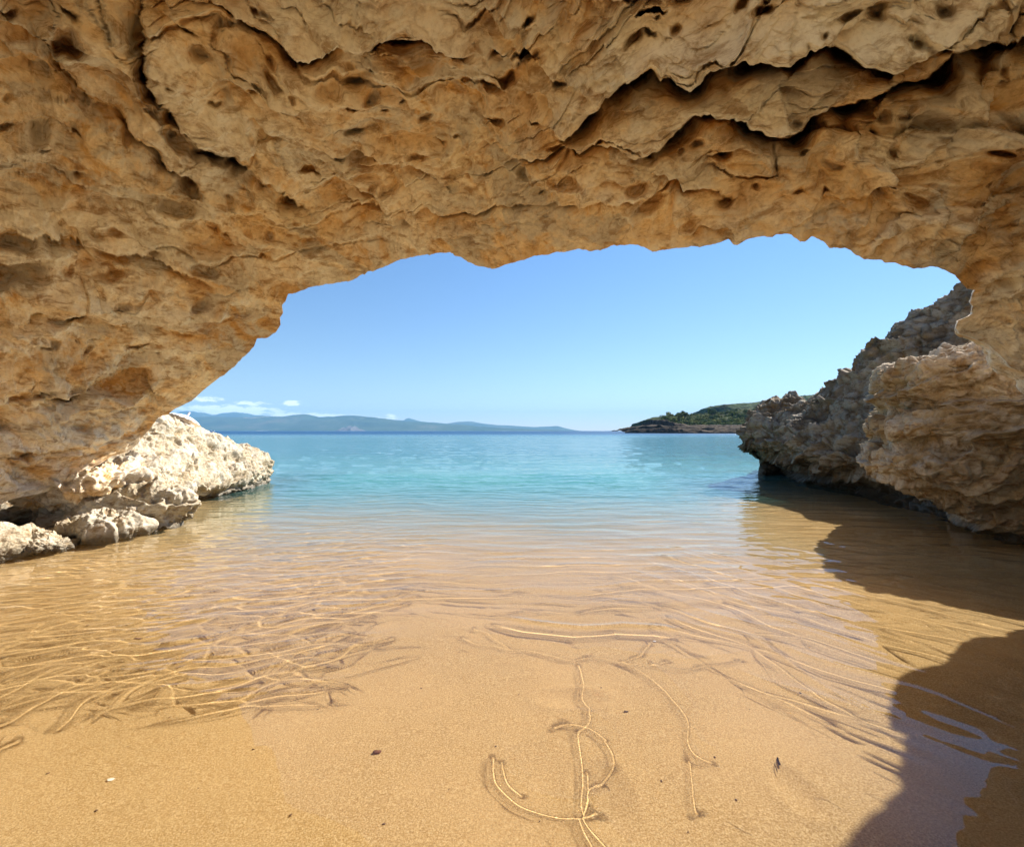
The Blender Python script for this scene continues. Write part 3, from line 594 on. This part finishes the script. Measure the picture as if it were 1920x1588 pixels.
m, nt, p = mat('sea_water'); geo = N(nt, 'ShaderNodeNewGeometry'); s = N(nt, 'ShaderNodeSeparateXYZ'); L(nt, geo.outputs['Position'], s.inputs[0])
pos = geo.outputs['Position']; Yw, Xw = s.outputs[1], s.outputs[0]
gl = N(nt, 'ShaderNodeBsdfGlass', i_Roughness=0.0, i_IOR=1.33); gl.inputs['Color'].default_value = (1, 1, 1, 1)
patch = noise(nt, pos, .22, 4, .6); pf = noise(nt, pos, .035, 5, .6)
mp = N(nt, 'ShaderNodeMapping', vector_type='POINT'); mp.inputs['Scale'].default_value = (.3, 1.0, 1); L(nt, pos, mp.inputs[0])
yj = M(nt, 'ADD', Yw, M(nt, 'MULTIPLY', M(nt, 'SUBTRACT', patch, .5), 5))
yb = M(nt, 'SUBTRACT', yj, M(nt, 'ADD', SS(nt, Xw, -6.2, -4.0, 4.0, 0.0), SS(nt, Xw, 2.8, 5.0, 0.0, 3.2)))
c1 = MIX(nt, SS(nt, yj, 8, 30), (.085, .26, .22), (.055, .20, .23))
c1 = MIX(nt, SS(nt, patch, .42, .62, 0, .35), c1, (.03, .16, .19))
c1 = MIX(nt, SS(nt, Yw, 50, 220), c1, (.008, .06, .15))
L(nt, SS(nt, Yw, 20, 300, .05, .42), p.inputs['Roughness']); p.inputs['IOR'].default_value = 1.33; L(nt, c1, p.inputs['Base Color'])
wn1 = noise(nt, mp.outputs[0], 4.6, 5, .62); wn2 = noise(nt, mp.outputs[0], .5, 5, .6)
hh = M(nt, 'ADD', M(nt, 'MULTIPLY', wn1, .07), M(nt, 'MULTIPLY', wn2, .34))
hh = M(nt, 'ADD', hh, M(nt, 'MULTIPLY', noise(nt, mp.outputs[0], .12, 5, .65), SS(nt, Yw, 25, 90, 0, 1.6)))
hh = M(nt, 'ADD', hh, M(nt, 'MULTIPLY', noise(nt, mp.outputs[0], .02, 5, .65), SS(nt, Yw, 150, 600, 0, 9.0)))
bs = SS(nt, Yw, 6, 26, 0.0, 1.0); b = N(nt, 'ShaderNodeBump', i_Distance=1.0); L(nt, bs, b.inputs['Strength']); L(nt, hh, b.inputs['Height']); L(nt, b.outputs[0], p.inputs['Normal'])
ms = N(nt, 'ShaderNodeMixShader'); L(nt, SS(nt, yb, 3.6, 13.5, 0, .95), ms.inputs[0]); L(nt, gl.outputs[0], ms.inputs[1]); L(nt, p.outputs[0], ms.inputs[2])
L(nt, ms.outputs[0], nt.nodes['Material Output'].inputs['Surface'])
sea = mesh_np('sea', np.stack([Xs, Ys, Z], -1), grid_quads(*Xs.shape)[:, ::-1], m, kind='structure', label='clear shallow sea turning turquoise and then deep blue')
sea.cycles.is_caustics_caster = True
del Xs, Ys, Z, jx, jy

# ------------------------------------------------------------------ far coast: two ranges of hills
def hills(name, trace, Y0, depth_, m, seed, amp, label):
    xs = np.linspace(trace[0][0], trace[-1][0], 700); ty = np.interp(xs, [t[0] for t in trace], [t[1] for t in trace])
    H = np.maximum((808.3 - ty) / FPX * Y0, 0); k = 70
    v = np.linspace(0, 1, k)
    prof = np.interp(v, [0, .05, .45, .5, 1], [0, .10, .96, 1, 0]) ** .9
    Xw = (xs[:, None] - CX) / FPX * Y0 * (1 + 0 * v[None]); Yw_ = Y0 + (v[None] - .5) * depth_ + 0 * Xw
    sc_ = Y0 / 8000.
    nz = fbm(np.stack([Xw / (900 * sc_), Yw_ / (900 * sc_), 0 * Xw], -1), 5, seed, .55, True)
    Zw = H[:, None] * prof[None] * (1 + amp * (nz - .6) * (prof * (1.12 - prof) * 3)[None]) - 6
    return mesh_np(name, np.stack([Xw, Yw_, Zw], -1), grid_quads(700, k)[:, ::-1] if False else grid_quads(700, k), m, kind='structure', label=label)
m, nt, p = mat('far_scrub'); v = N(nt, 'ShaderNodeTexCoord').outputs['Object']
base = ramp(nt, noise(nt, v, .0012, 7, .65), [(.35, (.035, .06, .03)), (.55, (.06, .085, .045)), (.68, (.12, .12, .08))])
mp = N(nt, 'ShaderNodeMapping'); mp.inputs['Scale'].default_value = (.4, .4, 3); L(nt, v, mp.inputs[0])
base = MIX(nt, SS(nt, noise(nt, mp.outputs[0], .0032, 6, .7), .60, .70, 0, .8), base, (.42, .36, .30))
L(nt, base, p.inputs['Base Color']); p.inputs['Roughness'].default_value = 1; p.inputs['Specular IOR Level'].default_value = 0
M_FAR = m
hills('hills', [(-300, 792), (100, 782), (300, 786), (330, 783), (345, 785), (400, 783), (470, 784), (500, 782), (540, 780), (575, 779), (600, 782), (640, 780), (690, 783), (730, 787), (750, 790), (790, 792), (830, 795), (870, 797), (900, 800), (960, 803), (1000, 805), (1040, 806), (1078, 808.2)],
      7600, 2600, M_FAR, 60, .25, 'long blue wooded coast across the bay')
hills('hills', [(-300, 780), (200, 778), (300, 781), (322, 779), (338, 774), (352, 772), (372, 775), (385, 776), (400, 780), (410, 779), (418, 775), (430, 774), (440, 773), (452, 775), (465, 776), (480, 780), (510, 781), (560, 786), (700, 789), (730, 786), (742, 788), (760, 790), (768, 785), (790, 791), (840, 795), (860, 792), (885, 791),
                (905, 794), (930, 797), (970, 799), (1005, 801), (1030, 800), (1045, 799), (1060, 803), (1085, 808.2)], 10500, 2600, M_FAR, 66, .2, 'paler blue mountain range behind the coast')
hills('islet', [(630, 808), (638, 805), (644, 801), (648, 802), (655, 798), (660, 800), (666, 799), (671, 803), (676, 804), (684, 808)], 6000, 500, simple('islet_rock', (.10, .095, .09), .9, .3, .02), 70, .3, 'small pale grey rocky islet off the far coast')

# ------------------------------------------------------------------ headland on the right
M_HEAD = simple('headland_rock', (.05, .038, .028), .95, .3, .35, 1.0)
M_SCRUB_GROUND = simple('scrub_ground', (.035, .045, .014), .95, .3, .2)
def strip(name, trace, Y0s, depth_, m, seed, prof_pts, amp, **props):
    xs = np.linspace(trace[0][0], trace[-1][0], 420); ty = np.interp(xs, [t[0] for t in trace], [t[1] for t in trace])
    Yv = np.interp(xs, [t[0] for t in trace], Y0s); k = 60; v = np.linspace(0, 1, k)
    prof = np.interp(v, *zip(*prof_pts)); H = np.maximum((808.3 - ty) / FPX * Yv + HCAM, 0)
    Xw = (xs[:, None] - CX) / FPX * Yv[:, None] + 0 * v; Yw_ = Yv[:, None] + (v[None] - .3) * depth_
    Zw = H[:, None] * prof[None]
    w = np.stack([Xw, Yw_, Zw], -1); r_ = fbm(w / 9, 4, seed, .6, True) - .6; Zw = Zw + amp * r_ * (H[:, None] > .3) * (prof > .05); Xw = Xw + amp * fbm(w / 5, 3, seed + 3); Yw_ = Yw_ + 1.5 * amp * fbm(w / 6, 3, seed + 5)
    return mesh_np(name, np.stack([Xw, Yw_, Zw - .25], -1), grid_quads(420, k), m, **props)
strip('headland', [(1164, 808.5), (1176, 804), (1190, 801), (1215, 799.5), (1235, 798), (1260, 801), (1300, 803), (1350, 803), (1400, 804), (1470, 804), (1560, 803)], np.linspace(285, 230, 11), 40, M_HEAD, 90,
      [(0, 0), (.1, .55), (.2, .62), (.24, .95), (.5, 1), (1, .6)], .7, kind='structure', label='low dark rocky shelf of the headland running into the sea')
strip('headland_cliff', [(1229, 808), (1231, 793), (1236, 789), (1248, 789), (1262, 795), (1300, 799), (1350, 799), (1400, 799), (1470, 798), (1560, 798)], np.linspace(300, 250, 10), 60, M_HEAD, 92,
      [(0, 0), (.12, .5), (.2, .9), (.3, 1), (.6, 1.0), (1, .7)], .8, kind='structure', label='grey rock face of the headland below the shrubs')
strip('headland_slope', [(1232, 800), (1240, 787), (1260, 781), (1300, 779), (1350, 776), (1400, 771), (1450, 764), (1500, 757), (1580, 746)], np.linspace(345, 320, 9), 120, M_SCRUB_GROUND, 94,
      [(0, 0), (.25, .7), (.45, 1), (.7, 1.0), (1, .7)], .8, kind='structure', label='slope of the headland under the shrubs')
strip('hill', [(1330, 806), (1348, 765), (1362, 760), (1380, 758), (1420, 756), (1450, 753), (1480, 748), (1520, 742), (1600, 735)], np.linspace(560, 520, 9), 160, simple('dark_scrub_hill', (.038, .06, .024), .95, .35, .12, 1.0), 96,
      [(0, 0), (.1, .7), (.35, 1), (.6, 1.0), (1, .7)], 1.2, kind='structure', label='dark green scrub-covered hill behind the headland')
LEAF = [simple('foliage_a', (.13, .15, .03), .8, .45, 1.2), simple('foliage_b', (.08, .11, .024), .8, .45, 1.2), simple('foliage_c', (.18, .18, .04), .8, .4, 1.2)]
M_BARK = simple('bark', (.10, .07, .045), .9, .2, 6)
def shrub_mesh(seed):
    rng = np.random.RandomState(seed); V = []; F = []
    cl = [(rng.uniform(-1.5, 1.5), rng.uniform(-1.3, 1.3), rng.uniform(1.2, 2.5), rng.uniform(.6, 1.1)) for _ in range(11)]
    for k in range(1500):
        c = cl[rng.randint(len(cl))]; d_ = rng.normal(size=3); d_ /= np.linalg.norm(d_); r_ = c[3] * rng.uniform(.7, 1.05)
        o = np.array(c[:3]) + d_ * r_ * np.array([1, 1, .75]); o[2] = max(o[2], .25)
        t = rng.normal(size=3); t -= t.dot(d_) * d_ * .7; t /= np.linalg.norm(t); b_ = np.cross(d_, t); s_ = rng.uniform(.10, .22)
        i = len(V); V += [o - t * s_, o + b_ * s_ * .6, o + t * s_, o - b_ * s_ * .6]; F.append((i, i + 1, i + 2, i + 3))
    return np.array(V), np.array(F)
def trunk_mesh(seed):
    rng = np.random.RandomState(seed); V = []; F = []
    for b_ in range(4):
        a0 = np.array([0, 0, -.5]); a1 = np.array([rng.uniform(-.9, .9), rng.uniform(-.9, .9), rng.uniform(1.2, 1.8)])
        for j in range(4):
            t = j / 3; c = a0 + (a1 - a0) * t + np.array([0, 0, .2 * math.sin(t * 3)]); r_ = .13 * (1 - .7 * t)
            for q in range(6): V.append(c + np.array([math.cos(q * 1.047) * r_, math.sin(q * 1.047) * r_, 0]))
        o = b_ * 24
        for j in range(3):
            for q in range(6): F.append((o + j * 6 + q, o + j * 6 + (q + 1) % 6, o + (j + 1) * 6 + (q + 1) % 6, o + (j + 1) * 6 + q))
    return np.array(V), np.array(F)
protos = []
for k in range(5):
    V, F = shrub_mesh(200 + k); TV, TF = trunk_mesh(300 + k)
    protos.append((V, F, TV, TF))
shrub_me = []
GROUP = 'shrubs covering the headland'
LAB = 'rounded green shrub among the dense scrub on the far headland'
spots = []
for x, y, Yd, s_ in ((1247, 780, 303, 1.7), (1241, 786, 299, 1.2), (1255, 776, 306, 1.2), (1272, 775, 310, 1.7), (1284, 774, 312, 1.4), (1260, 786, 300, 1.4), (1335, 770, 335, 1.7)): spots.append((x, y, Yd, s_))
for k in range(190):
    x = 1262 + 240 * ((k * .6180339) % 1); t = ((k * .7548777) % 1)
    top_ = np.interp(x, [1250, 1300, 1350, 1400, 1450, 1500], [781, 778, 774, 769, 763, 756]); bot = np.interp(x, [1250, 1300, 1400, 1500], [800, 804, 805, 805])
    y = top_ + (bot - top_) * t; Yv = np.interp(x, [1232, 1580], [345, 320]); f = (808 - y) / (808 - top_)
    Yd = Yv - 36 + 120 * np.interp(f, [0, .7, 1], [0, .25, .45]) - 2
    spots.append((x, y - 1.5, Yd, random.uniform(1.2, 2.1)))
named = {0: 'dark rounded tree at the seaward tip of the headland, above the grey rock face', 3: 'flat-topped tree beside the small sky gap near the tip of the headland', 6: 'shrub standing proud of the skyline in the middle of the headland'}
for k, (x, y, Yd, s_) in enumerate(spots):
    w = P(x, y, Yd); e = bpy.data.objects.new('shrub', None); link(e, label=named.get(k, LAB), category='shrub', group=GROUP)
    e.location = (w[0], w[1], w[2] - 2.4 * s_); e.rotation_euler = (0, 0, random.uniform(0, 6.28)); e.scale = (s_, s_, s_ * random.uniform(.85, 1.15))
    i = k % 5
    if k < 15:
        V, F, TV, TF = protos[i]
        if k < 5:
            c = mesh_np('crown', V, F, LEAF[i % 3], e, smooth=False); t = mesh_np('trunk', TV, TF, M_BARK, e)
            shrub_me.append([c.data, t.data])
            continue
    var = shrub_me[i]
    c = bpy.data.objects.new('crown', var[0]); link(c, e); t = bpy.data.objects.new('trunk', var[1]); link(t, e)

# ------------------------------------------------------------------ small things
class MB:
    def __init__(s): s.v = []; s.f = []
    def tube(s, pts, rads, n_=10, cap=True):
        o = len(s.v); pts = [Vector(p_) for p_ in pts]
        for i, p_ in enumerate(pts):
            t = (pts[min(i + 1, len(pts) - 1)] - pts[max(i - 1, 0)]).normalized(); a = t.orthogonal().normalized(); b_ = t.cross(a)
            for q in range(n_): w = q * 2 * math.pi / n_; s.v.append(tuple(p_ + (a * math.cos(w) + b_ * math.sin(w)) * rads[i]))
        for i in range(len(pts) - 1):
            for q in range(n_): s.f.append((o + i * n_ + q, o + i * n_ + (q + 1) % n_, o + (i + 1) * n_ + (q + 1) % n_, o + (i + 1) * n_ + q))
        if cap: s.f.append(tuple(range(o + n_ - 1, o - 1, -1))); s.f.append(tuple(range(o + (len(pts) - 1) * n_, o + len(pts) * n_)))
    def build(s, name, m, parent=None, smooth=True, **props):
        me = bpy.data.meshes.new(name); me.from_pydata(s.v, [], s.f); me.update(); me.materials.append(m)
        for p_ in me.polygons: p_.use_smooth = smooth
        return link(bpy.data.objects.new(name, me), parent, **props)
# tilted parasol showing its edge above the left outcrop
M_WHITE = simple('white_canvas', (.80, .82, .86), .8, .05, 6); M_TANC = simple('tan_canvas', (.52, .38, .24), .8, .12, 8); M_POLE = simple('pale_pole', (.45, .40, .44), .5, .1, 8)
pe = bpy.data.objects.new('beach_parasol', None); link(pe, label='tilted white beach parasol with tan underside behind the ridge of the sunlit outcrop', category='parasol')
A0, A1 = P(318, 780, 9.9), P(375, 797, 9.9); cc = (A0 + A1) / 2
pe.location = tuple(cc); half = float(np.linalg.norm(A1 - A0) / 2)
pe.rotation_euler = (R(-22), math.atan2(A0[2] - A1[2], A1[0] - A0[0]), 0)
mb = MB(); mu = MB(); NR, NS = 10, 48
for rr_, zo, out in ((0, 0, mb), (0, -.03, mu)):
    for i in range(NR + 1):
        t = i / NR
        for q in range(NS):
            a = q * 2 * math.pi / NS; lobe = 1 - .05 * abs(math.sin(a * 4)) * t
            out.v.append((half * t * lobe * math.cos(a), half * t * lobe * math.sin(a), .11 * (1 - t ** 1.7) + zo - .03 * abs(math.sin(a * 4)) * t))
    for i in range(NR):
        for q in range(NS): out.f.append((i * NS + q, i * NS + (q + 1) % NS, (i + 1) * NS + (q + 1) % NS, (i + 1) * NS + q))
mb.build('canopy', M_WHITE, pe); mu.build('lining', M_TANC, pe)
t = MB()
for q in range(64):
    a0, a1 = q * 2 * math.pi / 64, (q + 1) * 2 * math.pi / 64
    for a, z in ((a0, -.005), (a1, -.005), (a1, -.085), (a0, -.085)): t.v.append((half * .985 * math.cos(a), half * .985 * math.sin(a), z + .008 * math.sin(a * 16)))
    t.f.append((q * 4, q * 4 + 1, q * 4 + 2, q * 4 + 3))
t.build('valance', M_TANC, pe)
t = MB(); t.tube([(0, 0, .2), (0, 0, -.9)], [.018, .018]); t.build('pole', M_POLE, pe)
for q in range(8):
    a = q * math.pi / 4; t = MB(); t.tube([(0, 0, .07), (half * .55 * math.cos(a), half * .55 * math.sin(a), .02), (half * .97 * math.cos(a), half * .97 * math.sin(a), -.045)], [.006, .006, .005], 6); t.build('rib', M_POLE, pe)

# small white motorboat far out
w = P(397, 806.5, 900.); be = bpy.data.objects.new('motorboat', None); link(be, label='tiny white motorboat on the blue water before the far coast', category='boat')
be.location = (w[0], w[1], 0); be.rotation_euler = (0, 0, R(20))
t = MB(); st = [(-4.5, 1.5, 1.3), (-3, 1.7, 1.3), (0, 1.75, 1.4), (3, 1.3, 1.7), (5, .25, 2.0)]
for x, hw, zt in st: t.v += [(x, -hw, zt), (x, -hw * .7, .2), (x, 0, -.3), (x, hw * .7, .2), (x, hw, zt)]
for i in range(4):
    for q in range(5): t.f.append((i * 5 + q, i * 5 + (q + 1) % 5, (i + 1) * 5 + (q + 1) % 5, (i + 1) * 5 + q))
t.f += [(0, 1, 2, 3, 4), (24, 23, 22, 21, 20)]
M_BOAT = simple('boat_white', (.85, .85, .85), .3, .03, 1); t.build('hull', M_BOAT, be, False)
t = MB(); t.v = [(-2.5, -1.1, 1.3), (1.8, -1.0, 1.3), (1.8, 1.0, 1.3), (-2.5, 1.1, 1.3), (-2.2, -.9, 3.1), (.6, -.8, 3.0), (.6, .8, 3.0), (-2.2, .9, 3.1)]
t.f = [(0, 1, 5, 4), (1, 2, 6, 5), (2, 3, 7, 6), (3, 0, 4, 7), (4, 5, 6, 7), (3, 2, 1, 0)]; t.build('cabin', M_BOAT, be, False)
t = MB(); t.v = [(1.75, -.85, 1.75), (1.75, .85, 1.75), (.75, .7, 2.85), (.75, -.7, 2.85)]; t.v = [(x + .12, y, z) for x, y, z in t.v] + [(x - .05, y, z) for x, y, z in t.v]
t.f = [(0, 1, 2, 3), (7, 6, 5, 4), (0, 4, 5, 1), (1, 5, 6, 2), (2, 6, 7, 3), (3, 7, 4, 0)]; t.build('windscreen', simple('dark_glass', (.03, .04, .05), .1, .1, 1), be, False)

# things lying on the sand under the water
def bed_pt(x, y):
    """point of the seabed seen at (x, y) through the flat water surface"""
    X0, Y0 = on_water(x, y); h = float(bed_depth(np.array([X0]), np.array([Y0]))[0]); r_ = math.hypot(X0, Y0)
    si = r_ / math.hypot(r_, HCAM) / 1.33; k = h * math.tan(math.asin(si)) / r_; return X0 * (1 + k), Y0 * (1 + k), -h
def pebble(x, y, r, col, label, seed, cat='pebble', name='pebble', rot=0):
    c = bed_pt(x, y); rng = np.random.RandomState(seed); nu, nv = 22, 26
    u = np.linspace(.001, math.pi - .001, nu)[:, None]; v_ = np.linspace(0, 2 * math.pi, nv, endpoint=False)[None]
    f = lambda t: np.sign(t) * np.abs(t) ** .75
    G = np.stack([f(np.sin(u)) * f(np.cos(v_)) * r[0], f(np.sin(u)) * f(np.sin(v_)) * r[1], f(np.cos(u)) * r[2] + 0 * v_], -1)
    G *= (1 + .22 * perlin(G / max(r) * 1.6 + seed, seed))[..., None]
    o = mesh_np(name, G, grid_quads(nu, nv, True)[:, ::-1], simple('stone', col, .7, .2, 60), label=label, category=cat)
    o.location = (c[0], c[1], c[2] + r[2] * .5); o.rotation_euler = (0, .25, R(rot)); o.cycles.is_caustics_receiver = True
pebble(707, 1411, (.018, .009, .008), (.17, .08, .045), 'small dark brown pebble alone on the sand in the left foreground', 1, rot=12)
pebble(258, 1198, (.022, .008, .006), (.30, .20, .15), 'flat brown pebble on the sand left, under rippled water', 2, rot=5)
pebble(1174, 1335, (.012, .005, .004), (.13, .09, .06), 'tiny dark pebble just above the water swirl', 3, rot=5)
pebble(207, 1462, (.012, .008, .004), (.90, .84, .66), 'white shell chip on the bare sand at lower left', 4, cat='shell', name='shell_chip', rot=20)
pebble(1227, 1203, (.013, .009, .004), (.92, .90, .84), 'white shell chip at the right end of the bright ripple line', 5, cat='shell', name='shell_chip', rot=40)
pebble(107, 1197, (.010, .005, .004), (.12, .07, .04), 'tiny dark pebble near the left edge among bright ripples', 6, rot=0)
gr = [(861, 1223), (1127, 1290), (906, 1284), (973, 1302), (1035, 1185), (640, 1122), (558, 1110), (505, 1085), (428, 1300), (596, 1330), (652, 1282), (372, 1478), (545, 1528), (318, 1345), (1012, 1540), (1240, 1465), (790, 1290), (842, 1480), (930, 1400), (475, 1405), (1380, 1500), (1290, 1560), (180, 1520), (720, 1545), (1405, 1330), (1500, 1300), (1340, 1420), (240, 1400), (90, 1450), (600, 1460)]
src = None
for k, (x, y) in enumerate(gr):
    c = bed_pt(x, y)
    if src is None:
        pebble(x, y, (.0042, .0028, .002), (.20, .13, .08), 'tiny dark fleck of grit lying loose on the pale orange sand', 9, cat='grit', name='grit_fleck'); src = bpy.data.objects['grit_fleck']; src['group'] = 'flecks of grit on the sand'; continue
    o = src.copy(); sc.collection.objects.link(o); o.location = (c[0], c[1], c[2] + .0015); f_ = random.uniform(.6, 1.5); o.scale = (f_, f_ * random.uniform(.6, 1.2), f_); o.rotation_euler = (0, .2, random.uniform(0, 3.1))
def blade(a, b_, w0, w1, label, col):
    A_, B_ = np.array(bed_pt(*a)), np.array(bed_pt(*b_)); A_[2] += .008; B_[2] += .012; d_ = B_ - A_; s_ = np.cross(d_, [0, 0, 1.]); s_ /= np.linalg.norm(s_); V = []
    for k in range(9):
        t = k / 8; c = A_ + d_ * t + np.array([0, 0, .004 * math.sin(t * 3.1)]) + s_ * .002 * math.sin(t * 4); w_ = (w0 + (w1 - w0) * t) * (1 if 0 < k < 8 else .45)
        V += [c - s_ * w_ + [0, 0, -.0008], c + s_ * w_ + [0, 0, -.0008], c + s_ * w_ * .8 + [0, 0, .0008], c - s_ * w_ * .8 + [0, 0, .0008]]
    F = [(k * 4 + q, k * 4 + (q + 1) % 4, k * 4 + 4 + (q + 1) % 4, k * 4 + 4 + q) for k in range(8) for q in range(4)]
    mesh_np('seagrass_blade', np.array(V), np.array(F), simple('dead_seagrass', col, .7, .2, 80), label=label, category='seagrass')
blade((1458, 1422), (1461, 1438), .003, .0055, 'short broad brown seagrass scrap, upper of the two on the sand', (.20, .13, .08))
blade((1453, 1432), (1457, 1451), .0012, .0018, 'thin dark seagrass stalk beside the broader scrap on the sand', (.10, .05, .02))

# ------------------------------------------------------------------ haze over the bay
HZ = (0, 5400, 0); x0, x1, y0, y1, z0, z1 = -26000, 26000, -60, 13500, -12, 560
V = np.array([(x, y, z) for x in (x0, x1) for y in (y0, y1) for z in (z0, z1)], float)
F = np.array([(0, 1, 3, 2), (4, 6, 7, 5), (0, 4, 5, 1), (2, 3, 7, 6), (0, 2, 6, 4), (1, 5, 7, 3)])
m, nt, p = mat('haze'); nt.nodes.remove(p)
vp = N(nt, 'ShaderNodeVolumePrincipled'); vp.inputs['Density'].default_value = 8e-5; vp.inputs['Color'].default_value = (.26, .58, 1.0, 1)
L(nt, vp.outputs[0], nt.nodes['Material Output'].inputs['Volume'])
mesh_np('haze', V, F, m, smooth=False, kind='stuff', label='thin blue sea haze over the bay')
